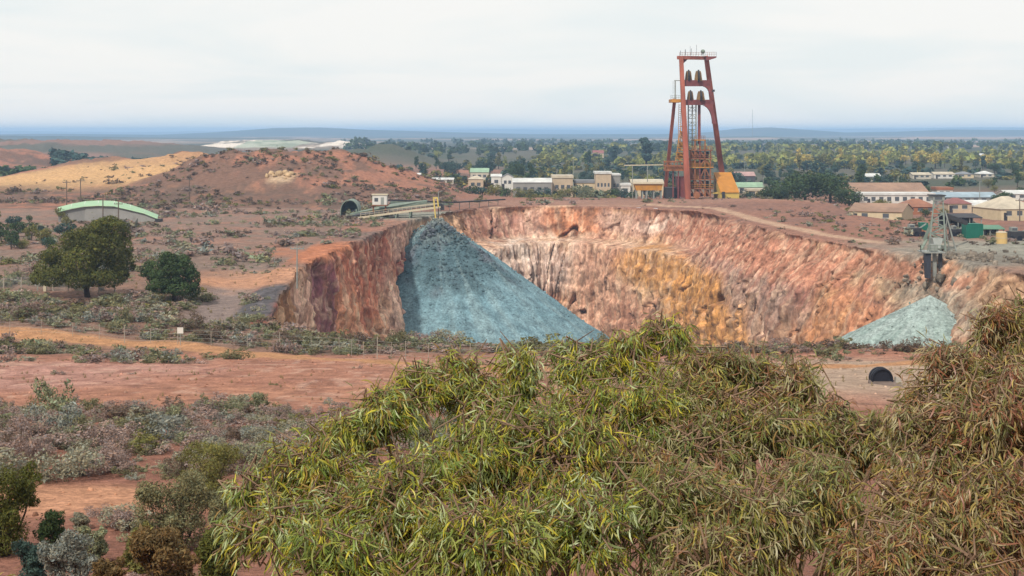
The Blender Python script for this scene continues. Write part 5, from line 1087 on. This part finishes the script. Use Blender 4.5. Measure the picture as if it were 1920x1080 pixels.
p = rpts(260, 100, 320, 690, 900, (60, -.3)); mass("valley_scrub", "dark scrub filling the valley behind the yellow slope", p, rn.uniform(2, 4, len(p)), rn.uniform(2.5, 5, len(p)), 30, 'darkblue', 85)
p = rpts(160, -60, 120, 600, 700, (40, -.2)); mass("valley_scrub", "dark scrub at the left edge below the brown rise", p, rn.uniform(1.5, 3, len(p)), rn.uniform(2, 4, len(p)), 30, 'dark', 86)

# ------------------------------------------------------------------ the two big trees on the left
def clumps(blobs, n, seed, k=.42):
    rg = random.Random(seed); out = list(blobs[:])
    for i in range(n):
        B = rg.choice(blobs); d = Vector((rg.gauss(0, 1), rg.gauss(-.3, 1), rg.gauss(.35, .8))).normalized(); r = k * rg.uniform(.6, 1.2)
        out.append((B[0] + d.x * B[3], B[1] + d.y * B[4], B[2] + d.z * B[5], B[3] * r, B[4] * r, B[5] * r * .8))
    return out
def bigtree(name, label, base, h, blobs, n, leaf, mk, seed, r, group=None, cat="tree", bark=None):
    root = empty(name, base, label, cat, group); rg = random.Random(seed)
    trunk_mb(rg, blobs, h, r, .22).build("trunk", bark or M_BARKD, root)
    blobs = [(b[0], b[1], b[2], b[3] * .82, b[4] * .82, b[5] * .82) for b in blobs]; V, Fc, c = leafcloud(seed, clumps(blobs, 46, seed), n, leaf, .5, .72, .45, .34); o = obj("crown", mesh_np("crown", V, Fc, c), LMAT[mk], root); return root
def pblobs(base, Y, L):
    out = []
    for (px, py, rpx, rpy, dy) in L:
        p = at(px, py, Y + dy); m = Y / F; out.append((p.x - base.x, p.y - base.y, p.z - base.z, rpx * m, rpx * m, rpy * m))
    return out
Yg = 184.0; bg = at(165, 540, Yg); bg.z = gz(bg.x, Yg)
bigtree("gum_tree", "broad dark olive gum tree behind the mesh fence on the left", bg, 8.4,
        pblobs(bg, Yg, [(175, 465, 55, 60, 0), (210, 430, 38, 26, 0), (190, 425, 26, 18, -1), (228, 440, 24, 26, 1), (140, 450, 34, 26, 0), (110, 480, 34, 30, 0), (85, 505, 28, 24, 0), (70, 520, 18, 16, -1), (150, 490, 40, 34, -2.5), (205, 470, 36, 36, -2), (220, 500, 26, 30, -1), (120, 510, 34, 24, -2), (180, 520, 40, 22, -2),
                        (160, 440, 24, 16, -1.5), (205, 412, 22, 10, 0), (235, 490, 18, 30, 0), (100, 520, 34, 22, -2.5), (150, 526, 36, 20, -3), (205, 522, 34, 22, -2.5), (225, 515, 20, 22, 0), (75, 524, 20, 16, -1), (235, 465, 18, 26, 0), (95, 480, 20, 16, -1.5), (185, 455, 24, 18, -3)]), 42000, .11, 'gum', 21, .32)
Yb = 178.0; bb = at(325, 552, Yb); bb.z = gz(bb.x, Yb)
bigtree("round_bush_tree", "rounded green bushy tree right of the broad dark gum", bb, 5,
        pblobs(bb, Yb, [(325, 515, 44, 38, 0), (318, 490, 26, 17, -.5), (345, 500, 24, 22, 0), (290, 510, 24, 26, 0), (360, 525, 20, 26, 0), (300, 535, 28, 18, -1.5), (335, 540, 30, 18, -1.5), (365, 545, 14, 16, 0), (278, 505, 13, 20, 0), (322, 505, 22, 16, -2)]), 22000, .10, 'dark', 23, .22)

# ------------------------------------------------------------------ saltbush and scrub
SALT = ['salt', 'saltblue', 'sage', 'mauve', 'olivegrey', 'olive', 'drybrown']
def salt_t(seed, n, leaf): 
    seed = int(seed); rg = random.Random(seed); bl = [(0, 0, .2, .3, .3, .2)]
    for i in range(11):
        a = rg.uniform(0, 6.28); q = rg.uniform(.1, .44); bl.append((q * math.cos(a), q * math.sin(a), rg.uniform(.12, .55), rg.uniform(.08, .2), rg.uniform(.08, .2), rg.uniform(.08, .2)))
    V, Fc, c = leafcloud(seed, bl, n, leaf, .42, .5, .9, .3); V = V.copy(); V[:, 2] = np.maximum(V[:, 2], -.05); return V, Fc, c
BU = []   # X, Y, radius(m), colour key index, region
rs = np.random.default_rng(17)
def field(n, xr, yr, rr, mix, region, dens=None, rim=True):
    X = rs.uniform(*xr, n); Y = rs.uniform(*yr, n)
    k = np.ones(n, dtype=bool)
    if dens: k &= fbm2(X / dens[0], Y / dens[0], 3, dens[2]) > dens[1]
    if rim and yr[1] > 125: k &= sdf_rim(X, Y) > .8
    X, Y = X[k], Y[k]; R = rs.uniform(*rr, len(X)) * rs.lognormal(-.05, .38, len(X)); c = rs.choice(len(SALT), len(X), p=np.array(list(mix) + [0] * (7 - len(mix))) / sum(mix))
    for a in zip(X, Y, R, c): BU.append((*a, region))
field(1350, (-32, 0), (45, 70), (.30, .60), (3.5, 2.5, 2, 7, 1.5, .3, 1.2), 0, (4, -.28, 3))
field(40, (-16, -2), (28, 46), (.2, .4), (2, 1, 2, 3, 1, 0), 0)
field(60, (-32, 0), (69, 76), (.2, .4), (2, 3, 2, 2, 1, 0), 0, (4, -.1, 3))
field(210, (-38, -21), (112, 121), (.35, .75), (2, 1, 2, 3, 2, 0), 1, (5, -.05, 4))
field(90, (-40, 5), (80, 124), (.18, .38), (1, 0, 1, 4, 1, 0), 1, (6, .15, 6))
_rx = rs.uniform(-62, 12, 900)
field(1700, (-66, 10), (134, 157), (.35, .8), (2, 1, 2.5, 2.5, 3, .4, 1.2), 2, (6, -.4, 8))
field(260, (-12, 46), (108, 129), (.25, .6), (0, 0, 2, 2, 3, .3, 3), 2, (6, 0.05, 18))
field(360, (2, 46), (129, 136), (.28, .6), (0, 0, 1, 2, 2, .3, 4), 2, (5, -.4, 8))
field(1100, (-70, -36), (153, 186), (.35, .8), (2, 1, 2.5, 2.5, 3, .5, 1.2), 3, (7, -.28, 9))
field(120, (-31, -24), (156, 180), (.3, .7), (2, 1, 3, 1, 3, .5), 3, (4, .0, 9))
field(2600, (-100, -27), (215, 400), (.35, .95), (2, 1, 3, 3, 2, .5, 2), 4, (16, -.12, 10))
field(260, (-75, -50), (184, 240), (.5, 1.1), (1, 1, 3, 1, 3, 1), 4, (9, -.1, 10))
field(4200, (-150, -15), (385, 540), (.3, .95), (0, 0, .5, 1, 2, 1, 5), 5, (18, -.12, 13))
field(800, (42, 100), (262, 432), (.3, .8), (1, 0, 2, 3, 2, 1, 3), 6, (14, .0, 15))
field(130, (-12, 44), (395, 440), (.4, .9), (1, 0, 1, 2, 3, 1), 6, (9, .1, 16))
field(90, (0, 40), (452, 478), (.7, 1.6), (0, 0, 2, 0, 3, 3), 6)
def keep(b):
    X, Y, R = b[:3]; px = 960 + X / Y * F
    if not -90 < px < 2010: return False
    if b[4] in (1, 2) and polyd(np.array([X]), np.array([Y]), [(q.x, q.y) for q in (g0, g1, g2, g3, g4)] + [(8, 106), (22, 108), (36, 112), (52, 112)])[0] < 3.0 + R: return False
    if b[4] == 0 and (math.hypot((X + 11.6) / 5, (Y - 42) / 2.6) < 1 or (Y > 67 and px > 640)): return False
    if b[4] == 6 and polyd(np.array([X]), np.array([Y]), TRACK)[0] < 2.6: return False
    if b[4] == 4 and (math.hypot((X + 29) / 11, (Y - 246) / 20) < .9): return False
    if b[4] == 5 and (math.hypot((X + 136) / 44, (Y - 505) / 48) < 1 or math.hypot((X + 92) / 34, (Y - 545) / 24) < 1) and (int(X * 10) % 9): return False
    return True
BU = [b for b in BU if keep(b)]
BU.sort(key=lambda b: -b[2] / b[1])
REG = ["in the scrub field below the bare pink ground", "on the bare ground between scrub field and dirt road", "in the scrub strip along the wire fence", "on the scrubby rise left of the pit", "on the slope behind the pit's left wall"]
CN = dict(salt="pale grey-green saltbush", saltblue="bluish grey saltbush", sage="sage green bush", mauve="mauve-brown dry bush", olivegrey="olive-grey bush", olive="olive green bush", drybrown="dark brown dry bush")
SB = {}
for i, (X, Y, R, c, reg) in enumerate(BU[:300]):
    k = (c, i % 4)
    if k not in SB:
        V, Fc, cc = salt_t(100 + c * 7 + i % 4, 1500, .027); me = mesh_np("salt_bush", V, Fc, cc); me.materials.append(LMAT[SALT[c]]); SB[k] = me
    o = obj("salt_bush", SB[k]); o.location = (X, Y, gz(X, Y) - .04); o.scale = (2 * R * (.8 + .7 * ((i * 11) % 10) / 10), 2 * R * (.8 + .5 * ((i * 7) % 10) / 10), 2 * R * (.5 + .5 * ((i * 3) % 10) / 10)); o.rotation_euler = (0, 0, i * 1.7 % 6.28)
    px_b = 960 + X / Y * F; wh = REG[min(reg, 4)]
    if reg == 0:
        wh = ("at the near edge of" if Y < 51 else "in the middle of" if Y < 59 else "at the far edge of") + " the scrub field, " + ("far left" if px_b < 120 else "left" if px_b < 260 else "centre" if px_b < 400 else "right")
    tag(o, CN[SALT[c]] + " " + wh, "bush", CN[SALT[c]].replace("bush", "bushes") + " " + wh)
TM = {}
for lv, (n, lf_) in enumerate(((560, .042), (210, .07), (60, .13))): TM[lv] = [salt_t(300 + j + lv * 10, n, lf_) for j in range(4)]
acc = {}
for i, (X, Y, R, c, reg) in enumerate(BU[300:]):
    lv = 0 if Y < 110 else 1 if Y < 190 else 2; acc.setdefault(c, []).append((X, Y, R, lv))
for c, L in acc.items():
    Vs, Fs, Cs, o = [], [], [], 0; A = np.array(L); ZZ = hgt(A[:, 0], A[:, 1]) - .05
    for j, (X, Y, R, lv) in enumerate(L):
        V, Fc, cc = TM[lv][j % 4]; a = j * 2.399; ca, sa = math.cos(a), math.sin(a); hz = 2 * R * (.45 + .5 * ((j * 7) % 10) / 10); ex = .75 + .8 * ((j * 11) % 13) / 13
        Vs.append(np.stack([(V[:, 0] * ca * ex - V[:, 1] * sa) * 2 * R + X, (V[:, 0] * sa * ex + V[:, 1] * ca) * 2 * R + Y, V[:, 2] * hz + ZZ[j]], 1)); Fs.append(Fc + o); Cs.append(cc * (.82 + .36 * ((j * 13) % 17) / 17)); o += len(V)
    tag(obj("salt_bush_scrub", mesh_np("salt_bush_scrub", np.vstack(Vs), np.vstack(Fs), np.vstack(Cs)), LMAT[SALT[c]]), "scattered small %s cover over the open ground" % CN[SALT[c]].replace(" bush", "").replace(" saltbush", " saltbush"), "scrub", None, "stuff")

# loose stones and dry tufts on the bare ground
nS = 5200; sx = rs.uniform(-50, 50, nS); sy = np.exp(rs.uniform(math.log(28), math.log(175), nS)); kk = (np.abs(sx / sy) < .37) & (sdf_rim(sx, sy) > 1); sx, sy = sx[kk], sy[kk]
V, Fc, cv_ = rocks(np.stack([sx, sy, hgt(sx, sy)], 1), rs.lognormal(-2.75, .45, len(sx)) * (sy / 70) ** .4, ground_col(sx, sy) * rs.uniform(.55, 1.25, (len(sx), 1)), rs)
tag(obj("loose_stones", mesh_np("loose_stones", V, Fc, cv_), M_ROCK), "small loose stones strewn over the bare red ground", "stones", None, "stuff")
nS = 4200; sx = rs.uniform(-75, 60, nS); sy = np.exp(rs.uniform(math.log(60), math.log(230), nS)); kk = (np.abs(sx / sy) < .37) & (sdf_rim(sx, sy) > 1) & (fbm2(sx / 7, sy / 9, 3, 66) > .02 - .25 * (sy > 133)); sx, sy = sx[kk], sy[kk]
tv, tf, tc_ = leafcloud(77, [(0, 0, .3, .5, .5, .4)], 16, .42, .12, .1, .5, .3, .75); Vs = tv[None] * (rs.uniform(.10, .26, len(sx)) * (1 + .6 * (sy > 133)))[:, None, None] + np.stack([sx, sy, hgt(sx, sy)], 1)[:, None]
tag(obj("dry_grass", mesh_np("dry_grass", Vs.reshape(-1, 3), (tf[None] + (np.arange(len(sx)) * len(tv))[:, None, None]).reshape(-1, 4), np.tile(tc_, (len(sx), 1))), LMAT['grassy']), "short dry grass tufts on the bare ground and verge", "grass", None, "stuff")

# larger shrubs in the lower left corner and a few single bushes
def shrub(name, label, px, pyb, wpx, hpx, mk, n, leaf, seed, hang=.0, ymin=20, hollow=.4):
    b = gp(px, pyb, ymin); m = b.y / F; w, h = wpx * m, hpx * m; rg = random.Random(seed); bl = [(0, 0, h * .55, w * .34, w * .34, h * .36)]
    for i in range(10):
        a = rg.uniform(0, 6.28); q = rg.uniform(.15, .36) * w; bl.append((q * math.cos(a), q * math.sin(a), h * rg.uniform(.3, .85), w * rg.uniform(.12, .2), w * rg.uniform(.12, .2), h * rg.uniform(.12, .2)))
    root = empty(name, b, label, "shrub"); tb_ = MB()
    for B in bl[:9]: e = Vector(B[:3]); tb_.tube([(rg.uniform(-.04, .04), rg.uniform(-.04, .04), -.2), e * .5 + Vector((rg.uniform(-.1, .1) * w, 0, .05 * h)), e], [.03, .022, .008], 5, False)
    tb_.build("stems", M_BARKD, root); bl = clumps([(b_[0], b_[1], b_[2], b_[3] * .8, b_[4] * .8, b_[5] * .8) for b_ in bl], 26, seed, .55); bl.append((0, 0, h * .2, w * .3, w * .3, h * .2)); V, Fc, c = leafcloud(seed, bl, int(n * 2.4), leaf * .62, .36, hollow, .8, .3, hang); obj("foliage", mesh_np("foliage", V, Fc, c), LMAT[mk], root)
for a in [("tall_shrub", "tall dark olive shrub at the left edge", 10, 1050, 150, 205, 'gum', 8000, .05, 41), ("dark_shrub", "small dark green shrub right of the tall olive shrub", 96, 1040, 84, 92, 'dark', 2200, .045, 42), ("blue_shrub", "blue-grey shrub at the bottom below the orange bare patch", 128, 1104, 130, 116, 'saltblue', 3600, .045, 43),
          ("blue_shrub", "greenish grey shrub right of the blue-grey one at the bottom", 172, 1060, 70, 76, 'sage', 2400, .045, 57), ("mauve_shrub", "mauve dry bush on the bare ground left of the leafy grey shrub", 232, 1000, 58, 40, 'mauve', 1600, .04, 44), ("mauve_shrub", "grey bush left of the mauve dry bush", 152, 994, 54, 34, 'salt', 1600, .04, 58), ("yellow_shrub", "yellowish olive shrub with thin trunk in front of the scrub field", 392, 950, 150, 130, 'olive', 5200, .045, 45),
          ("grey_shrub", "wide grey-green shrub below the yellowish olive one", 338, 1034, 210, 160, 'olivegrey', 7000, .05, 46), ("brown_shrub", "brown-olive feathery shrub at the bottom edge", 310, 1130, 160, 150, 'rust', 5200, .05, 47), ("brown_shrub", "olive-brown shrub beside the big leafy acacia at the bottom", 410, 1110, 110, 125, 'gum', 4200, .05, 48),
          ("rust_shrub", "low rust-coloured shrub on the bottom edge", 203, 1120, 70, 80, 'rust', 2200, .045, 49), ("corner_shrub", "dark blue-grey shrub in the bottom left corner", 62, 1098, 90, 90, 'darkblue', 2400, .045, 50), ("grey_shrub", "grey-olive shrub between the wide grey-green one and the big acacia", 432, 1046, 110, 120, 'olivegrey', 5000, .05, 61), ("olive_shrub", "olive shrub behind the brown feathery shrub", 262, 1076, 96, 96, 'olive', 4200, .05, 62), ("single_bush", "upright grey-green bush standing above the scrub field", 488, 781, 48, 44, 'sage', 1200, .06, 51),
          ("single_bush", "grey bush at the top left of the scrub field", 106, 782, 50, 30, 'saltblue', 1000, .06, 52)]:
    shrub(*a)

# ------------------------------------------------------------------ the acacias in front of the look-out
def leaf_template(v):
    rg = random.Random(v); xs = [0, .22, .5, .78, 1.0]; ws = [.0, .75, 1.0, .7, .0]; sick = rg.uniform(-.35, .35); dr = rg.uniform(.05, .35); tw = rg.uniform(-.5, .5); V = []; asp = rg.uniform(.042, .056)
    for x, w in zip(xs, ws):
        y = sick * math.sin(math.pi * x) * .6 + sick * x * .3; z = -dr * x * x; t = tw * x
        if w == 0: V.append((x, y, z))
        else: V.append((x, y + asp * w * math.cos(t), z + asp * w * math.sin(t) + .015)); V.append((x, y - asp * w * math.cos(t), z - asp * w * math.sin(t) + .015))
    return np.array(V), [(0, 2, 1), (1, 2, 4, 3), (3, 4, 6, 5), (5, 6, 7)]
LT = [leaf_template(v) for v in range(6)]
M_LEAF = mat("acacia_leaf", None, .42, .10, 6.0, attr=True, trans=.28, spec=.4)
M_TWIG = mat("acacia_twig", C(148, 120, 98), .85, .2, 8)
def acacia(label, blobs, base_px, palette, seed, dens=1.0, lsize=(.052, .12), trunk_y=8.4):
    rng = np.random.default_rng(seed); bX = (base_px - 960) / F * trunk_y; base = Vector((bX, trunk_y, gz(bX, trunk_y)))
    root = empty("acacia_shrub", base, label, "shrub"); tw = MB(); Pos, Dir, Nor, Len, Tid, Cid = [], [], [], [], [], []
    pal = np.array([C(*c, 1.36) for c in palette]); root_v = np.array(base)
    stems = []
    for (px, py, Y, r) in blobs:
        c = np.array(at(px, py, Y)); mid = root_v * .45 + c * .55 + rng.normal(size=3) * .06; mid[2] -= .08
        tw.tube([root_v + rng.normal(size=3) * [.05, .05, 0] - [0, 0, .15], root_v * .75 + c * .25 + rng.normal(size=3) * .05, mid, c], [.032, .026, .018, .010], 6, False)
        ns = int(dens * 300 * (r / .35) ** 2)
        bias = rng.uniform(0, 1, len(palette)) ** 1.5 + .25          # each bough has its own tint
        ncl = max(5, int(15 * (r / .35) ** 1.5)); CD = rng.normal(size=(ncl * 3, 3)); CD /= np.linalg.norm(CD, axis=1)[:, None]; CD = CD[CD @ np.array([0, -.55, .6]) > -.2][:ncl]; CQ = rng.uniform(.55, 1.12, len(CD)); CB = rng.uniform(0, 1, (len(CD), len(palette))) ** 2 + .15
        for qd, cq_ in zip(CD, CQ): e_ = c + qd * r * cq_ * .8; tw.tube([c, c * .5 + e_ * .5 + rng.normal(size=3) * .03, e_], [.009, .007, .004], 5, False)
        for _b in range(3):
            e_ = rng.normal(size=3); e_[2] = abs(e_[2]) * .8 + .2; e_[1] = -abs(e_[1]); e_ /= np.linalg.norm(e_); p1_ = c + e_ * r * rng.uniform(.95, 1.22); tw.tube([c, c * .5 + p1_ * .5 + rng.normal(size=3) * .035, p1_], [.007, .005, .002], 5, False)
        for s in range(ns):
            if s % 11 == 0: d = rng.normal(size=3); d /= np.linalg.norm(d); q = r * rng.uniform(.3, .8); ki = rng.integers(len(CD))
            else: ki = rng.integers(len(CD)); d = CD[ki] + rng.normal(size=3) * .24; d /= np.linalg.norm(d); q = r * CQ[ki] * rng.uniform(.72, 1.08)
            if d @ np.array([0, -.55, .6]) < -.30: continue
            tip = c + d * q * np.array([1, 1, .92])
            td = d * .8 + np.array([0, -.15, .08]) + rng.normal(size=3) * .35; td /= np.linalg.norm(td); L = rng.uniform(.12, .26)
            st = tip - td * L
            if s % 2 == 0: tw.tube([c * .35 + st * .65, st, tip], [.007, .0055, .003], 4, False)
            n = rng.integers(8, 15); t = np.linspace(.1, 1.05, n); ang = np.arange(n) * 2.4 + rng.uniform(0, 6.28)
            a = np.cross(td, [.3, .2, 1.0]); a /= np.linalg.norm(a); b = np.cross(td, a)
            out = np.cos(ang)[:, None] * a + np.sin(ang)[:, None] * b; open_ = (1.15 - .75 * t)[:, None]
            dr = td[None] * (.55 + .5 * t[:, None]) + out * open_ + rng.normal(size=(n, 3)) * .22; dr[:, 2] -= rng.uniform(.5, 1.7)
            dr /= np.linalg.norm(dr, axis=1)[:, None]
            nn = rng.normal(size=(n, 3)) * .6 + np.array([0, -.3, .8]); nn -= (nn * dr).sum(1)[:, None] * dr; nn /= np.linalg.norm(nn, axis=1)[:, None]
            Pos.append(st + td * (t * L)[:, None]); Dir.append(dr); Nor.append(nn); Len.append(rng.uniform(*lsize, n) * (1.05 - .3 * np.clip(t, 0, 1)) * (r / .35) ** .15); Tid.append(rng.integers(0, 6, n))
            w = bias * CB[ki]; young = rng.uniform() < .45; w[:2] *= 2.0 if young else .45
            k0 = rng.choice(len(pal), p=w / w.sum()); Cid.append(np.where(rng.uniform(size=n) < .55, k0, rng.choice(len(pal), n, p=w / w.sum())))
    Pos, Dir, Nor, Len, Tid, Cid = map(np.concatenate, (Pos, Dir, Nor, Len, Tid, Cid)); nL = len(Pos); Sid = np.cross(Nor, Dir)
    tw.build("branches", M_TWIG, root, base)
    # the leaves that show largest stay single leaves
    mid = Pos + Dir * Len[:, None] * .5; pxl = 960 + mid[:, 0] / mid[:, 1] * F; pyl = HY + (ZC - mid[:, 2]) / mid[:, 1] * F
    binid = (np.clip(pxl, -500, 2500) // 14).astype(int) * 1000 + (pyl // 14).astype(int); order = np.argsort(mid[:, 1]); seen = set(); front = []
    for i in order:
        if not (0 < pxl[i] < 1920 and pyl[i] < 1080): continue
        if binid[i] not in seen: seen.add(binid[i]); front.append(i)
    front = np.array(front); pr = Len[front] / mid[front, 1] * np.sqrt(np.clip(1 - Dir[front, 1] ** 2, .05, 1)) * np.abs(Nor[front, 1]).clip(.3, 1); pick = front[np.argsort(-pr)[:300]]
    cv = rng.uniform(.82, 1.22, (nL, 1)); single = np.zeros(nL, dtype=bool); single[pick] = True; cache = {}
    for i in pick:
        key = (int(Tid[i]), int(Cid[i]))
        if key not in cache:
            me = bpy.data.meshes.new("leaf"); me.from_pydata([tuple(p) for p in LT[key[0]][0]], [], LT[key[0]][1]); set_col(me, np.tile(pal[key[1]], (8, 1))); me.materials.append(M_LEAF); me.polygons.foreach_set("use_smooth", np.ones(len(me.polygons), dtype=bool)); cache[key] = me
        o = bpy.data.objects.new("leaf", cache[key]); COL.objects.link(o); o.parent = root; l = float(Len[i])
        o.matrix_local = Matrix(((Dir[i, 0] * l, Sid[i, 0] * l, Nor[i, 0] * l, Pos[i, 0] - base.x), (Dir[i, 1] * l, Sid[i, 1] * l, Nor[i, 1] * l, Pos[i, 1] - base.y), (Dir[i, 2] * l, Sid[i, 2] * l, Nor[i, 2] * l, Pos[i, 2] - base.z), (0, 0, 0, 1)))
    rest = np.nonzero(~single)[0]; TV = np.stack([t[0] for t in LT])[Tid[rest]] * Len[rest][:, None, None]
    V = Pos[rest][:, None] + TV[..., 0:1] * Dir[rest][:, None] + TV[..., 1:2] * Sid[rest][:, None] + TV[..., 2:3] * Nor[rest][:, None] - np.array(base)
    colv = np.repeat(pal[Cid[rest]] * cv[rest], 8, 0); o8 = (np.arange(len(rest)) * 8)[:, None]
    tri = np.concatenate([np.array([f])[:, :] + o8 for f in ((0, 2, 1), (1, 2, 4), (1, 4, 3), (3, 4, 6), (3, 6, 5), (5, 6, 7))], 0)
    fo = obj("foliage", mesh_np("foliage", V.reshape(-1, 3), tri, colv, True), M_LEAF, root); tag(fo, kind="stuff")
    return root, nL
PG = [(190, 178, 56), (160, 154, 42), (134, 140, 48), (108, 128, 50), (148, 154, 78), (168, 178, 128), (98, 108, 48), (150, 120, 60)]
PB = [(166, 154, 74), (146, 116, 64), (128, 128, 62), (112, 122, 62), (146, 138, 94), (162, 154, 112), (102, 108, 54), (138, 94, 62)]
PR = [(166, 146, 80), (152, 108, 68), (138, 124, 68), (122, 122, 66), (160, 142, 104), (164, 152, 114), (108, 108, 58), (142, 90, 66)]
n_ = 0
r_, k_ = acacia("big green leafy acacia in front, left half of the bottom", [(520, 1000, 7.6, .30), (468, 915, 8.2, .20), (590, 880, 8.3, .31), (620, 1070, 7.2, .36), (715, 790, 8.7, .29), (645, 818, 8.6, .20), (760, 970, 7.6, .40), (785, 728, 9.0, .23), (870, 704, 9.1, .25), (880, 870, 8.3, .40), (930, 1040, 7.3, .42), (985, 704, 9.2, .27), (1050, 870, 8.3, .38), (1085, 686, 9.3, .25), (1185, 656, 9.4, .23), (1250, 634, 9.5, .19), (1120, 770, 9.0, .25), (900, 780, 8.9, .25), (1020, 795, 8.9, .27), (1230, 730, 9.2, .2), (960, 840, 8.6, .25), (660, 960, 7.9, .25), (1180, 790, 8.8, .34), (1110, 1010, 7.4, .34)], 900, PG, 301); n_ += k_
r_, k_ = acacia("brownish olive acacia in front, between the green one and the right edge", [(1320, 706, 9.3, .24), (1420, 706, 9.4, .22), (1370, 690, 9.4, .2), (1495, 736, 9.2, .23), (1370, 770, 9.0, .26), (1280, 775, 9.0, .25), (1200, 890, 8.3, .28), (1560, 775, 9.1, .17), (1650, 830, 8.8, .2), (1690, 850, 8.6, .18), (1615, 815, 9.0, .18), (1300, 850, 8.6, .36), (1460, 830, 8.8, .34), (1565, 855, 9.0, .30), (1640, 850, 9.0, .22), (1250, 990, 7.7, .40), (1400, 985, 7.7, .40), (1540, 970, 7.9, .38), (1620, 1060, 7.4, .35), (1330, 1080, 7.1, .3)], 1420, PB, 302); n_ += k_
r_, k_ = acacia("reddish brown acacia at the right edge in front", [(1790, 705, 8.7, .26), (1738, 770, 8.6, .19), (1855, 622, 8.9, .23), (1925, 596, 9.0, .24), (1900, 700, 8.7, .26), (1770, 850, 8.2, .31), (1725, 800, 8.4, .2), (1715, 890, 8.2, .22), (1880, 800, 8.2, .36), (1730, 985, 7.6, .35), (1850, 985, 7.6, .40), (1985, 770, 8.5, .40), (1985, 960, 8.0, .40), (1680, 1080, 7.2, .3), (1790, 1090, 7.2, .32)], 1880, PR, 303); n_ += k_
r_, k_ = acacia("pale green leafy sprig poking in at the bottom left corner", [(18, 1135, 8.0, .20)], 18, PG[3:6] + PG[:3], 304, 1.0, (.06, .1), 8.0); n_ += k_
print("acacia leaves", n_)

# ------------------------------------------------------------------ air
hz = MB().box(-11600, 11600, -80, 17600, -60, 47.5)
hm = bpy.data.materials.new("haze"); hm.use_nodes = True; hn = hm.node_tree; hn.nodes.clear()
ho = N(hn, 'ShaderNodeOutputMaterial'); hv = N(hn, 'ShaderNodeVolumePrincipled'); hv.inputs['Color'].default_value = (.43, .66, .98, 1); hv.inputs['Density'].default_value = 0.00017; hv.inputs['Anisotropy'].default_value = 0.0
hn.links.new(hv.outputs[0], ho.inputs['Volume'])
tag(hz.build("haze", hm), "pale blue haze over the plain", "haze", None, "stuff")
